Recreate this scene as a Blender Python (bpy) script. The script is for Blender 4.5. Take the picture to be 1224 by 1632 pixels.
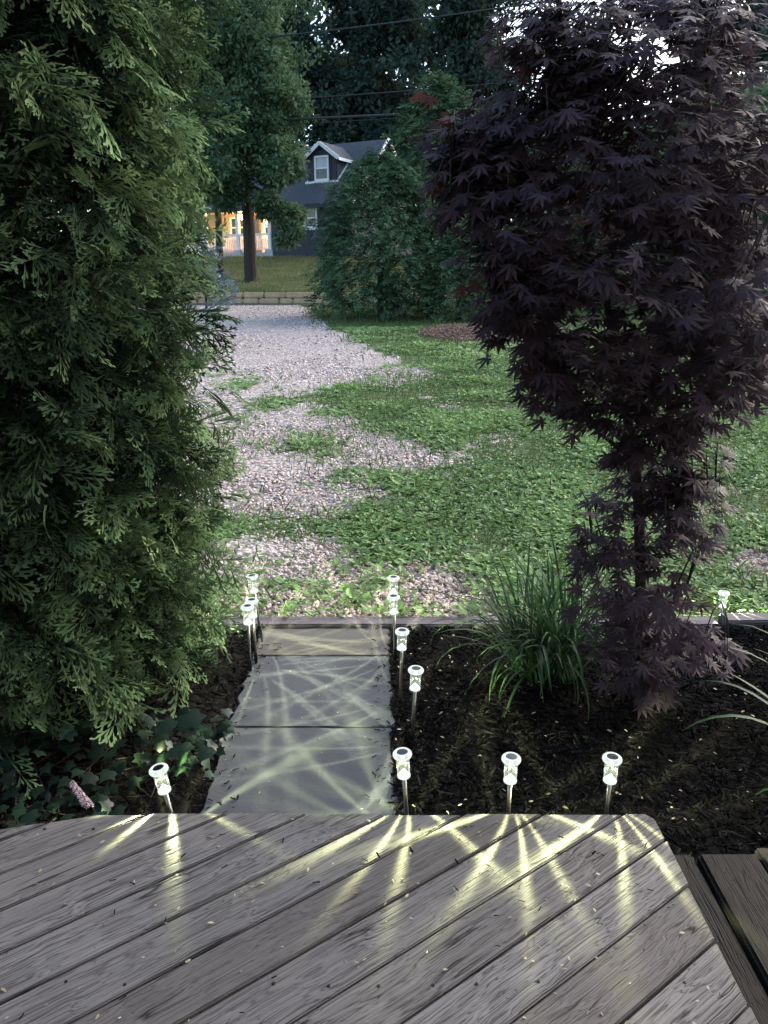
import bpy, bmesh, math, random
import numpy as np
from mathutils import Matrix, Vector

for o in list(bpy.data.objects):
    bpy.data.objects.remove(o)
S = bpy.context.scene
COL = S.collection
RNG = np.random.default_rng(7)
random.seed(7)
R = math.radians

# ------------------------------------------------------------------ camera
FPX, TILT, EYE = 1226.0, math.atan(366 / 1226.0), 1.6
cam_d = bpy.data.cameras.new('camera')
cam_d.sensor_fit = 'VERTICAL'
cam_d.sensor_height = 36
cam_d.lens = FPX / 1632 * 36
cam_d.clip_start = 0.05
cam_d.clip_end = 2000
cam = bpy.data.objects.new('camera', cam_d)
COL.objects.link(cam)
cam.location = (0, 0, EYE)
cam.rotation_euler = (R(90) - TILT, 0, 0)
S.camera = cam
S.render.resolution_x, S.render.resolution_y = 768, 1024

# ------------------------------------------------------------------ sky and sun
SUN_EL, SUN_AZ = R(26), R(48)
w = bpy.data.worlds.new('World')
S.world = w
w.use_nodes = True
nt = w.node_tree
bg = nt.nodes['Background']
sky = nt.nodes.new('ShaderNodeTexSky')
sky.sky_type = 'NISHITA'
sky.sun_disc = False
sky.sun_elevation = SUN_EL
sky.sun_rotation = SUN_AZ
sky.air_density = 0.9
sky.dust_density = 2.0
sky.ozone_density = 0.9
nt.links.new(sky.outputs[0], bg.inputs[0])
bg.inputs[1].default_value = 0.10
sl = bpy.data.lights.new('sun', 'SUN')
sl.energy = 0.8
sl.angle = R(60)
sl.color = (1.0, 0.96, 0.91)
so = bpy.data.objects.new('sun', sl)
COL.objects.link(so)
so.location = (20, 30, 30)
sdir = Vector((math.sin(SUN_AZ) * math.cos(SUN_EL), math.cos(SUN_AZ) * math.cos(SUN_EL), math.sin(SUN_EL)))
so.rotation_euler = sdir.to_track_quat('Z', 'Y').to_euler()
S.view_settings.view_transform = 'Standard'
S.view_settings.look = 'None'
S.view_settings.exposure = 2.35
S.view_settings.gamma = 1.0
S.view_settings.use_curve_mapping = False
S.render.engine = 'CYCLES'
S.cycles.transparent_max_bounces = 12
S.cycles.max_bounces = 4
S.cycles.diffuse_bounces = 2
S.cycles.glossy_bounces = 2
S.cycles.transmission_bounces = 3


# ------------------------------------------------------------------ helpers
def ground_z(y):
    y = np.asarray(y, float)
    z = np.where(y < 3.44, -0.02, 0.0)
    z = np.where(y > 4, (y - 4) * 0.0296, z)
    z = np.where(y > 30, 0.77, z)
    z = np.where(y > 31.6, np.clip((y - 31.6) / 0.15, 0, 1) * 0.45 + 0.77, z)
    z = np.where(y > 31.75, 1.22 + (np.minimum(y, 40) - 31.75) * 0.195, z)
    return z


def ray(px, py):
    u, v = (px - 612) / FPX, -(py - 816) / FPX
    return u, math.cos(TILT) + v * math.sin(TILT), -math.sin(TILT) + v * math.cos(TILT)


def gp(px, py, z=0.0):
    """world x, y of a spot on the level z that was measured in the photograph"""
    a, b, c = ray(px, py)
    t = (z - EYE) / c
    return a * t, b * t


def gterr(px, py):
    """the same on the rising ground"""
    a, b, c = ray(px, py)
    lo, hi = 1.0, 45.0
    for _ in range(50):
        m = (lo + hi) / 2
        if EYE + c * m / b > float(ground_z(m)):
            lo = m
        else:
            hi = m
    return a * lo / b, lo


def gd(px, py, d):
    a, b, c = ray(px, py)
    return Vector((a * d / b, d, EYE + c * d / b))


def to_px(P):
    P = np.asarray(P, float)
    x, y, z = P[:, 0], P[:, 1], P[:, 2] - EYE
    zc = y * math.cos(TILT) - z * math.sin(TILT)
    yc = y * math.sin(TILT) + z * math.cos(TILT)
    zc = np.maximum(zc, 1e-3)
    return 612 + FPX * x / zc, 816 - FPX * yc / zc


def props(o, label=None, cat=None, group=None, kind=None):
    if label: o['label'] = label
    if cat: o['category'] = cat
    if group: o['group'] = group
    if kind: o['kind'] = kind
    return o


def thing(name, label, cat, loc=(0, 0, 0), rz=0.0, group=None, kind=None):
    o = bpy.data.objects.new(name, None)
    o.empty_display_size = 0.1
    COL.objects.link(o)
    o.location = loc
    o.rotation_euler = (0, 0, rz)
    return props(o, label, cat, group, kind)


def link(name, me, parent=None, mat=None):
    o = bpy.data.objects.new(name, me)
    COL.objects.link(o)
    if mat is not None and not me.materials:
        me.materials.append(mat)
    if parent is not None:
        o.parent = parent
    return o


def tri_mesh(name, V, T, attrs=None, smooth=False):
    V = np.ascontiguousarray(V, np.float32)
    T = np.ascontiguousarray(T, np.int32)
    me = bpy.data.meshes.new(name)
    me.vertices.add(len(V))
    me.vertices.foreach_set('co', V.ravel())
    me.loops.add(T.size)
    me.loops.foreach_set('vertex_index', T.ravel())
    me.polygons.add(len(T))
    me.polygons.foreach_set('loop_start', np.arange(0, T.size, 3, dtype=np.int32))
    me.polygons.foreach_set('loop_total', np.full(len(T), 3, np.int32))
    if smooth:
        me.polygons.foreach_set('use_smooth', np.ones(len(T), bool))
    for k, a in (attrs or {}).items():
        at = me.attributes.new(k, 'FLOAT', 'POINT')
        at.data.foreach_set('value', np.ascontiguousarray(a, np.float32))
    me.update(calc_edges=True)
    return me


def poly_mesh(name, V, Fs, smooth=False):
    me = bpy.data.meshes.new(name)
    me.from_pydata([tuple(v) for v in V], [], [tuple(f) for f in Fs])
    if smooth:
        for p in me.polygons: p.use_smooth = True
    me.update()
    return me


class Tmp:
    """a small triangle template with a 'tip' value on every vertex"""
    def __init__(self, V, T, tip=None):
        self.V = np.asarray(V, float)
        self.T = np.asarray(T, int)
        self.tip = np.zeros(len(self.V)) if tip is None else np.asarray(tip, float)


def scatter(name, temps, idx, M, L, var, base=(0, 0, 0), smooth=False):
    """one mesh out of many copies of templates; M n*3*3, L n*3"""
    Vs, Ts, tips, vs = [], [], [], []
    off = 0
    idx = np.asarray(idx)
    for k, t in enumerate(temps):
        s = np.where(idx == k)[0]
        if not len(s): continue
        V = np.einsum('nij,vj->nvi', M[s], t.V) + L[s][:, None, :] - np.asarray(base)
        n, m = len(s), len(t.V)
        Vs.append(V.reshape(-1, 3))
        Ts.append((t.T[None] + (np.arange(n) * m)[:, None, None] + off).reshape(-1, 3))
        tips.append(np.tile(t.tip, n))
        vs.append(np.repeat(var[s], m))
        off += n * m
    return tri_mesh(name, np.concatenate(Vs), np.concatenate(Ts),
                    {'tip': np.concatenate(tips), 'var': np.concatenate(vs)}, smooth)


def frames(Y, N):
    """rotation matrices with local +Y along Y and +Z near N"""
    Y = Y / np.linalg.norm(Y, axis=1, keepdims=True)
    N = N - (N * Y).sum(1, keepdims=True) * Y
    N = N / np.maximum(np.linalg.norm(N, axis=1, keepdims=True), 1e-6)
    X = np.cross(Y, N)
    return np.stack([X, Y, N], axis=2)


def variants(temps, name, mat, vals, smooth=False):
    out = []
    for t in temps:
        row = []
        for v in vals:
            me = tri_mesh(name, t.V, t.T, {'tip': t.tip, 'var': np.full(len(t.V), v)}, smooth)
            me.materials.append(mat)
            row.append(me)
        out.append(row)
    return out


def m4(M, L):
    m = Matrix([[*M[i], L[i]] for i in range(3)] + [[0, 0, 0, 1]])
    return m


def tube(pts, rad, n=8, cap=True):
    pts = [Vector(p) for p in pts]
    V, Fs = [], []
    up = Vector((0.31, 0.17, 0.93))
    for i, p in enumerate(pts):
        a = pts[max(i - 1, 0)]
        b = pts[min(i + 1, len(pts) - 1)]
        d = (b - a).normalized()
        x = d.cross(up)
        if x.length < 1e-3: x = d.cross(Vector((1, 0, 0)))
        x.normalize()
        y = d.cross(x)
        for k in range(n):
            t = 2 * math.pi * k / n
            V.append(p + (x * math.cos(t) + y * math.sin(t)) * rad[i])
    for i in range(len(pts) - 1):
        for k in range(n):
            k2 = (k + 1) % n
            Fs.append((i * n + k, i * n + k2, (i + 1) * n + k2, (i + 1) * n + k))
    if cap:
        Fs.append(tuple(range(n))[::-1])
        Fs.append(tuple((len(pts) - 1) * n + k for k in range(n)))
    return V, Fs


class MB:
    def __init__(self):
        self.V, self.F = [], []

    def add(self, V, Fs):
        o = len(self.V)
        self.V += [tuple(v) for v in V]
        self.F += [tuple(i + o for i in f) for f in Fs]
        return self

    def box(self, x0, x1, y0, y1, z0, z1):
        V = [(x, y, z) for z in (z0, z1) for y in (y0, y1) for x in (x0, x1)]
        return self.add(V, [(0, 2, 3, 1), (4, 5, 7, 6), (0, 1, 5, 4), (2, 6, 7, 3), (0, 4, 6, 2), (1, 3, 7, 5)])

    def bar(self, a, b, w, h, up=(0, 0, 1)):
        a, b, up = Vector(a), Vector(b), Vector(up)
        d = (b - a).normalized()
        x = d.cross(up).normalized() * w / 2
        y = x.cross(d).normalized() * h / 2
        V = [p + sx * x + sy * y for p in (a, b) for sx, sy in ((-1, -1), (1, -1), (1, 1), (-1, 1))]
        return self.add(V, [(3, 2, 1, 0), (4, 5, 6, 7), (0, 1, 5, 4), (1, 2, 6, 5), (2, 3, 7, 6), (3, 0, 4, 7)])

    def tube(self, pts, rad, n=8):
        return self.add(*tube(pts, rad, n))

    def lathe(self, prof, n=24, flute=0.0):
        o = len(self.V)
        for r, z in prof:
            for k in range(n):
                t = 2 * math.pi * k / n
                rr = r * (1 - flute * (k % 2))
                self.V.append((rr * math.cos(t), rr * math.sin(t), z))
        for i in range(len(prof) - 1):
            for k in range(n):
                k2 = (k + 1) % n
                self.F.append((o + i * n + k, o + i * n + k2, o + (i + 1) * n + k2, o + (i + 1) * n + k))
        return self

    def mesh(self, name, mat, smooth=False, bevel=0.0, seg=2):
        me = poly_mesh(name, self.V, self.F, smooth)
        if bevel:
            bm = bmesh.new()
            bm.from_mesh(me)
            bmesh.ops.recalc_face_normals(bm, faces=bm.faces)
            bmesh.ops.bevel(bm, geom=[e for e in bm.edges if e.calc_face_angle(0) > 0.5], offset=bevel, segments=seg, affect='EDGES', clamp_overlap=True)
            bm.to_mesh(me)
            bm.free()
        else:
            bm = bmesh.new()
            bm.from_mesh(me)
            bmesh.ops.recalc_face_normals(bm, faces=bm.faces)
            bm.to_mesh(me)
            bm.free()
        me.materials.append(mat)
        return me

    def build(self, name, mat, parent=None, smooth=False, bevel=0.0, seg=2):
        return link(name, self.mesh(name, mat, smooth, bevel, seg), parent)


def vnoise(x, y, seed=0):
    """smooth value noise, 0..1"""
    xi, yi = np.floor(x).astype(int), np.floor(y).astype(int)
    xf, yf = x - xi, y - yi
    xf, yf = xf * xf * (3 - 2 * xf), yf * yf * (3 - 2 * yf)

    def h(a, b):
        n = (a * 374761393 + b * 668265263 + seed * 974711) & 0x7fffffff
        n = ((n ^ (n >> 13)) * 1274126177) & 0x7fffffff
        return ((n ^ (n >> 16)) & 0xffff) / 65535.0
    return (h(xi, yi) * (1 - xf) + h(xi + 1, yi) * xf) * (1 - yf) + (h(xi, yi + 1) * (1 - xf) + h(xi + 1, yi + 1) * xf) * yf


def in_poly(x, y, poly):
    c = np.zeros(x.shape, bool)
    n = len(poly)
    for i in range(n):
        (x1, y1), (x2, y2) = poly[i], poly[(i + 1) % n]
        if y1 == y2: continue
        k = ((y1 > y) != (y2 > y)) & (x < (x2 - x1) * (y - y1) / (y2 - y1) + x1)
        c ^= k
    return c


# ------------------------------------------------------------------ materials
class NT:
    def __init__(self, name):
        self.m = bpy.data.materials.new(name)
        self.m.use_nodes = True
        self.t = self.m.node_tree
        self.t.nodes.clear()
        self.out = self.n('ShaderNodeOutputMaterial')

    def n(self, kind, **kw):
        nd = self.t.nodes.new(kind)
        for k, v in kw.items(): setattr(nd, k, v)
        return nd

    def l(self, a, b):
        self.t.links.new(a, b)

    def val(self, sock, v):
        if hasattr(v, 'is_linked') or isinstance(v, bpy.types.NodeSocket): self.l(v, sock)
        else: sock.default_value = v

    def math(self, op, a, b=None, c=None, clamp=False):
        nd = self.n('ShaderNodeMath', operation=op, use_clamp=clamp)
        self.val(nd.inputs[0], a)
        if b is not None: self.val(nd.inputs[1], b)
        if c is not None: self.val(nd.inputs[2], c)
        return nd.outputs[0]

    def mix(self, f, a, b, mode='MIX'):
        nd = self.n('ShaderNodeMix', data_type='RGBA', blend_type=mode)
        self.val(nd.inputs[0], f)
        self.val(nd.inputs[6], a if isinstance(a, bpy.types.NodeSocket) else (*a, 1))
        self.val(nd.inputs[7], b if isinstance(b, bpy.types.NodeSocket) else (*b, 1))
        return nd.outputs[2]

    def ramp(self, f, stops, interp='LINEAR'):
        nd = self.n('ShaderNodeValToRGB')
        cr = nd.color_ramp
        cr.interpolation = interp
        while len(cr.elements) < len(stops): cr.elements.new(0.5)
        for e, (p, c) in zip(cr.elements, stops):
            e.position = p
            e.color = (*c, 1) if not isinstance(c, (int, float)) else (c, c, c, 1)
        self.val(nd.inputs[0], f)
        return nd.outputs[0]

    def coord(self, which='Object', scale=(1, 1, 1), rnd=0.0):
        tc = self.n('ShaderNodeTexCoord').outputs[which]
        mp = self.n('ShaderNodeMapping')
        self.l(tc, mp.inputs[0])
        mp.inputs[3].default_value = scale
        if rnd:
            oi = self.n('ShaderNodeObjectInfo').outputs['Random']
            cx = self.n('ShaderNodeCombineXYZ')
            self.l(self.math('MULTIPLY', oi, rnd), cx.inputs[0])
            self.l(self.math('MULTIPLY', oi, rnd * 1.7), cx.inputs[1])
            self.l(cx.outputs[0], mp.inputs[1])
        return mp.outputs[0]

    def noise(self, vec, scale, detail=3, rough=0.55, dist=0.0):
        nd = self.n('ShaderNodeTexNoise')
        self.l(vec, nd.inputs['Vector'])
        nd.inputs['Scale'].default_value = scale
        nd.inputs['Detail'].default_value = detail
        nd.inputs['Roughness'].default_value = rough
        nd.inputs['Distortion'].default_value = dist
        return nd.outputs[0]

    def bump(self, h, strength=0.5, dist=0.01):
        nd = self.n('ShaderNodeBump')
        self.l(h, nd.inputs['Height'])
        nd.inputs['Strength'].default_value = strength
        nd.inputs['Distance'].default_value = dist
        return nd.outputs[0]

    def bsdf(self, color, rough=0.8, normal=None, spec=0.3, metal=0.0, emit=None, es=0.0):
        p = self.n('ShaderNodeBsdfPrincipled')
        self.val(p.inputs['Base Color'], color if isinstance(color, bpy.types.NodeSocket) else (*color, 1))
        self.val(p.inputs['Roughness'], rough)
        p.inputs['Specular IOR Level'].default_value = spec
        p.inputs['Metallic'].default_value = metal
        if normal is not None: self.l(normal, p.inputs['Normal'])
        if emit: 
            p.inputs['Emission Color'].default_value = (*emit, 1)
            p.inputs['Emission Strength'].default_value = es
        return p.outputs[0]

    def done(self, sh):
        self.l(sh, self.out.inputs[0])
        return self.m


def simple(name, c, rough=0.7, spec=0.3, metal=0.0, vary=0.25, scale=6.0, bump=0.0, emit=None, es=0.0):
    t = NT(name)
    v = t.coord('Object')
    f = t.noise(v, scale, 4)
    col = t.mix(f, tuple(x * (1 - vary) for x in c), tuple(min(1, x * (1 + vary)) for x in c))
    nm = t.bump(f, bump, 0.02) if bump else None
    return t.done(t.bsdf(col, rough, nm, spec, metal, emit, es))


def leaf_mat(name, dark, light, tipc=None, trans=0.25, rough=0.55, spec=0.3, tip_amt=1.0):
    """leaf colour from per-leaf 'var' and growth-tip 'tip' attributes"""
    t = NT(name)
    va = t.n('ShaderNodeAttribute', attribute_name='var').outputs['Fac']
    ti = t.n('ShaderNodeAttribute', attribute_name='tip').outputs['Fac']
    col = t.mix(va, dark, light)
    if tipc:
        f = t.math('MULTIPLY', t.math('MULTIPLY', ti, tip_amt), t.math('POWER', va, 1.4), clamp=True)
        col = t.mix(f, col, tipc)
    if spec > 0.1:
        a = t.bsdf(col, rough, None, spec)
    else:
        df = t.n('ShaderNodeBsdfDiffuse')
        t.l(col, df.inputs[0])
        a = df.outputs[0]
    if trans:
        tr = t.n('ShaderNodeBsdfTranslucent')
        t.l(col, tr.inputs[0])
        mx = t.n('ShaderNodeMixShader')
        mx.inputs[0].default_value = trans
        t.l(a, mx.inputs[1])
        t.l(tr.outputs[0], mx.inputs[2])
        a = mx.outputs[0]
    return t.done(a)


def wood_mat(name, c0, c1, c2, fine=150, crack=0.5):
    """weathered timber, grain along local X"""
    t = NT(name)
    wv = t.coord('Object', (1.0, 1.0, 1.0), 31.0)
    warp = t.noise(wv, 2.2, 3)
    base = t.coord('Object', (0.32, 17, 17), 31.0)
    wadd = t.n('ShaderNodeVectorMath', operation='ADD')
    sc = t.n('ShaderNodeVectorMath', operation='SCALE')
    t.l(warp, sc.inputs[0])
    sc.inputs['Scale'].default_value = 1.1
    t.l(base, wadd.inputs[0])
    t.l(sc.outputs[0], wadd.inputs[1])
    broad = t.noise(wadd.outputs[0], 1.0, 4, 0.6)
    fv = t.coord('Object', (0.9, fine, fine), 17.0)
    wadd2 = t.n('ShaderNodeVectorMath', operation='ADD')
    sc2 = t.n('ShaderNodeVectorMath', operation='SCALE')
    t.l(warp, sc2.inputs[0])
    sc2.inputs['Scale'].default_value = 9
    t.l(fv, wadd2.inputs[0])
    t.l(sc2.outputs[0], wadd2.inputs[1])
    finen = t.noise(wadd2.outputs[0], 1.0, 3, 0.65)
    # growth rings: contour lines of the warped field
    ring = t.math('PINGPONG', t.math('MULTIPLY', broad, 17.0), 0.5)
    ringl = t.ramp(ring, [(0.0, 0.0), (0.16, 0.75), (0.4, 1.0)])
    g = t.math('ADD', t.math('MULTIPLY', finen, 0.50), t.math('MULTIPLY', ringl, 0.30))
    g = t.math('ADD', g, t.math('MULTIPLY', broad, 0.25))
    col = t.ramp(g, [(0.36, c0), (0.52, c1), (0.74, c2)])
    blot = t.noise(t.coord('Object', (1, 3, 3), 9.0), 3.5, 4)
    col = t.mix(t.math('MULTIPLY', blot, 0.55), col, tuple(x * 0.55 for x in c1))
    oi = t.n('ShaderNodeObjectInfo').outputs['Random']
    col = t.mix(t.math('MULTIPLY', oi, 0.6), col, tuple(x * 0.6 for x in (c1[0] * 1.1, c1[1], c1[2] * 0.92)))
    kv = t.n('ShaderNodeTexVoronoi')
    t.l(t.coord('Object', (2.6, 9, 9), 23.0), kv.inputs['Vector'])
    kv.inputs['Scale'].default_value = 1.0
    ks = t.n('ShaderNodeSeparateColor')
    t.l(kv.outputs['Color'], ks.inputs[0])
    kd = t.math('ADD', kv.outputs['Distance'], t.math('MULTIPLY', t.math('SUBTRACT', finen, 0.5), 0.10))
    kn = t.math('MULTIPLY', t.ramp(kd, [(0.03, 1.0), (0.13, 0.0)]), t.math('GREATER_THAN', ks.outputs[0], 0.62))
    col = t.mix(t.math('MULTIPLY', kn, 0.8), col, tuple(x * 0.35 for x in (c1[0] * 1.2, c1[1], c1[2] * .85)))
    # long drying cracks
    cv = t.coord('Object', (0.8, 24, 24), 51.0)
    cadd = t.n('ShaderNodeVectorMath', operation='ADD')
    t.l(cv, cadd.inputs[0])
    t.l(sc.outputs[0], cadd.inputs[1])
    ck = t.noise(cadd.outputs[0], 1.0, 2, 0.4)
    ckl = t.math('ABSOLUTE', t.math('SUBTRACT', ck, 0.5))
    ckm = t.ramp(ckl, [(0.0, 1.0), (0.018, 0.0)])
    ckn = t.math('MULTIPLY', ckm, t.ramp(t.noise(wv, 4.0, 2), [(0.45, 0.0), (0.6, 1.0)]))
    col = t.mix(t.math('MULTIPLY', ckn, crack), col, tuple(x * 0.12 for x in c0))
    hgt = t.math('SUBTRACT', g, t.math('MULTIPLY', ckn, 1.0))
    return t.done(t.bsdf(col, 0.85, t.bump(hgt, 0.6, 0.005), 0.25))


M = {}
M['deck'] = wood_mat('weathered_deck', (0.046, 0.042, 0.042), (0.138, 0.130, 0.128), (0.27, 0.258, 0.254), 190, 0.9)
M['old_timber'] = wood_mat('old_timber', (0.003, 0.0028, 0.0026), (0.011, 0.010, 0.009), (0.04, 0.036, 0.03), 90, 1.0)
M['edging'] = wood_mat('edging_timber', (0.05, 0.045, 0.05), (0.13, 0.115, 0.125), (0.24, 0.22, 0.23), 90, 0.8)
M['steel'] = simple('brushed_steel', (0.42, 0.41, 0.38), 0.35, 0.5, 0.9, 0.1)
M['screw'] = simple('rusty_screw', (0.02, 0.016, 0.013), 0.7, 0.3, 0.3)
M['black_plastic'] = simple('black_plastic', (0.012, 0.012, 0.012), 0.5, 0.4)
M['panel'] = simple('solar_cell', (0.008, 0.01, 0.018), 0.25, 0.5)
M['bark'] = simple('bark', (0.05, 0.042, 0.036), 0.9, 0.2, 0, 0.5, 25, 0.8)
M['maple_bark'] = simple('maple_bark', (0.045, 0.04, 0.04), 0.85, 0.2, 0, 0.4, 30, 0.5)
M['grey_bark'] = simple('grey_bark', (0.045, 0.038, 0.032), 0.9, 0.2, 0, 0.5, 6, 0.8)
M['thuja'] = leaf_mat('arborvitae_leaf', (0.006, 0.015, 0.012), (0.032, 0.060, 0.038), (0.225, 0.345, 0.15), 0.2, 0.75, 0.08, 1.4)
M['thuja_dry'] = leaf_mat('arborvitae_dry', (0.12, 0.05, 0.02), (0.16, 0.07, 0.03))
M['maple'] = leaf_mat('maple_leaf', (0.032, 0.024, 0.032), (0.088, 0.067, 0.085), (0.12, 0.06, 0.068), 0.16, 0.6, 0.12, 0.5)
M['maple_red'] = leaf_mat('maple_leaf_red', (0.07, 0.028, 0.02), (0.13, 0.035, 0.025), None, 0.35)
M['weed'] = leaf_mat('weed_leaf', (0.135, 0.235, 0.085), (0.27, 0.42, 0.155), (0.34, 0.50, 0.20), 0.35, 0.5, 0.15)
M['grass'] = leaf_mat('grass_blade', (0.06, 0.10, 0.035), (0.14, 0.19, 0.07), None, 0.3, 0.5, 0.05)
M['dry_grass'] = leaf_mat('dry_grass', (0.12, 0.15, 0.05), (0.3, 0.27, 0.12), None, 0.3)
M['lily'] = leaf_mat('daylily_leaf', (0.02, 0.055, 0.025), (0.05, 0.11, 0.045), (0.08, 0.155, 0.06), 0.25, 0.55, 0.14)
M['ivy'] = leaf_mat('ivy_leaf', (0.008, 0.02, 0.012), (0.025, 0.055, 0.03), None, 0.15, 0.45, 0.35)
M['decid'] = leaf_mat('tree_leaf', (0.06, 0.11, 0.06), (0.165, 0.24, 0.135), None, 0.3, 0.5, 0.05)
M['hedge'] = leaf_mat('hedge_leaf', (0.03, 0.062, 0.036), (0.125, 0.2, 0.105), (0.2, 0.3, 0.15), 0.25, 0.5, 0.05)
M['far'] = leaf_mat('far_leaf', (0.032, 0.056, 0.046), (0.09, 0.135, 0.105), None, 0.25, 0.5, 0.05)  # lightened a little: distance haze put into the leaf colour
M['petal'] = leaf_mat('petal', (0.25, 0.2, 0.12), (0.6, 0.55, 0.4), None, 0.3)
M['blossom'] = leaf_mat('blossom', (0.55, 0.38, 0.46), (0.8, 0.68, 0.72), None, 0.3)
M['chip'] = leaf_mat('mulch_chip', (0.004, 0.0042, 0.0045), (0.022, 0.0215, 0.022), (0.045, 0.043, 0.042), 0.0, 0.7, 0.05)
M['tan_chip'] = leaf_mat('wood_chip', (0.12, 0.075, 0.05), (0.3, 0.2, 0.14), None, 0.0, 0.9)


def pebble_mat():
    t = NT('pebble')
    va = t.n('ShaderNodeAttribute', attribute_name='var').outputs['Fac']
    col = t.ramp(va, [(0.0, (0.24, 0.21, 0.2)), (0.3, (0.5, 0.40, 0.345)), (0.55, (0.67, 0.54, 0.475)), (0.8, (0.77, 0.665, 0.605)), (1.0, (0.47, 0.42, 0.395))])
    n = t.noise(t.coord('Object'), 90, 3)
    col = t.mix(t.math('MULTIPLY', n, 0.35), col, (0.2, 0.17, 0.15))
    return t.done(t.bsdf(col, 0.85, t.bump(n, 0.2, 0.003), 0.25))


M['pebble'] = pebble_mat()


def ground_mat():
    t = NT('ground')
    v = t.coord('Object')
    gr = t.n('ShaderNodeAttribute', attribute_name='grass').outputs['Fac']
    mu = t.n('ShaderNodeAttribute', attribute_name='mulch').outputs['Fac']
    tan = t.n('ShaderNodeAttribute', attribute_name='chips').outputs['Fac']
    vo = t.n('ShaderNodeTexVoronoi')
    t.l(v, vo.inputs['Vector'])
    vo.inputs['Scale'].default_value = 24
    peb = t.ramp(t.n('ShaderNodeSeparateColor').outputs[0], [(0, 0.3), (1, 0.3)])
    sep = t.n('ShaderNodeSeparateColor')
    t.l(vo.outputs['Color'], sep.inputs[0])
    peb = t.ramp(sep.outputs[0], [(0.0, (0.28, 0.235, 0.205)), (0.35, (0.5, 0.42, 0.375)), (0.7, (0.62, 0.53, 0.475)), (1.0, (0.72, 0.64, 0.585))])
    edge = t.ramp(vo.outputs['Distance'], [(0.35, 1.0), (0.75, 0.0)])
    peb = t.mix(edge, (0.2, 0.175, 0.165), peb)
    n1 = t.noise(v, 1.3, 4)
    n2 = t.noise(v, 22, 4)
    peb = t.mix(t.math('MULTIPLY', n1, 0.3), peb, (0.3, 0.26, 0.25))
    grs = t.mix(n2, (0.03, 0.055, 0.02), (0.10, 0.15, 0.055))
    grs = t.mix(t.ramp(n1, [(0.45, 0.0), (0.7, 0.5)]), grs, (0.16, 0.15, 0.075))
    f = t.math('ADD', gr, t.math('MULTIPLY', t.math('SUBTRACT', n2, 0.5), 0.9))
    f = t.ramp(f, [(0.4, 0.0), (0.6, 1.0)])
    col = t.mix(f, peb, grs)
    col = t.mix(tan, col, t.mix(n2, (0.1, 0.06, 0.04), (0.26, 0.17, 0.12)))
    col = t.mix(mu, col, t.mix(n2, (0.005, 0.005, 0.005), (0.025, 0.02, 0.018)))
    h = t.math('ADD', t.math('MULTIPLY', vo.outputs['Distance'], -0.6), t.math('MULTIPLY', n2, 0.7))
    return t.done(t.bsdf(col, 0.95, t.bump(h, 0.8, 0.03), 0.1))


M['ground'] = ground_mat()


def slab_mat(name, a, b):
    t = NT(name)
    v = t.coord('Object', (1, 1, 1), 13.0)
    n1 = t.noise(v, 3.0, 5, 0.6, 0.6)
    n2 = t.noise(v, 60, 4)
    st = t.noise(t.coord('Object', (3, 5, 2), 5.0), 2.0, 4, 0.6, 1.0)
    col = t.mix(n1, a, b)
    col = t.mix(t.math('MULTIPLY', st, 0.18), col, tuple(x * 1.35 for x in b))
    col = t.mix(t.ramp(n2, [(0.62, 0.0), (0.75, 0.5)]), col, tuple(x * 0.4 for x in a))
    h = t.math('ADD', t.math('MULTIPLY', n2, 0.25), t.math('MULTIPLY', n1, 1.0))
    return t.done(t.bsdf(col, 0.8, t.bump(h, 0.4, 0.012), 0.25))


M['slab'] = slab_mat('bluestone', (0.05, 0.054, 0.063), (0.10, 0.105, 0.118))
M['slab_tan'] = slab_mat('tan_stone', (0.08, 0.076, 0.068), (0.145, 0.138, 0.12))  # last slab: tan tinted version of the slab colours
M['asphalt'] = simple('asphalt', (0.07, 0.07, 0.072), 0.9, 0.2, 0, 0.3, 30)
M['wallstone'] = simple('wall_stone', (0.5, 0.37, 0.22), 0.9, 0.2, 0, 0.45, 3.0, 0.6)
M['white'] = simple('white_paint', (0.78, 0.78, 0.8), 0.6, 0.3, 0, 0.05)
M['concrete'] = simple('concrete', (0.4, 0.4, 0.4), 0.9, 0.2, 0, 0.2, 4)


def siding_mat():
    t = NT('navy_siding')
    v = t.coord('Object')
    n = t.noise(v, 3, 3)
    return t.done(t.bsdf(t.mix(n, (0.035, 0.042, 0.055), (0.055, 0.063, 0.08)), 0.7, None, 0.3))


def shingle_mat():
    t = NT('roof_shingle')
    v = t.coord('Object', (1, 1, 1))
    br = t.n('ShaderNodeTexBrick')
    t.l(t.coord('Generated', (36, 22, 1)), br.inputs['Vector'])
    br.inputs['Color1'].default_value = (0.075, 0.08, 0.092, 1)
    br.inputs['Color2'].default_value = (0.105, 0.11, 0.125, 1)
    br.inputs['Mortar'].default_value = (0.05, 0.052, 0.06, 1)
    br.inputs['Scale'].default_value = 1.0
    br.inputs['Mortar Size'].default_value = 0.04
    n = t.noise(v, 2.0, 4)
    col = t.mix(t.math('MULTIPLY', n, 0.5), br.outputs[0], (0.11, 0.115, 0.13))
    return t.done(t.bsdf(col, 0.85, None, 0.25))


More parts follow.
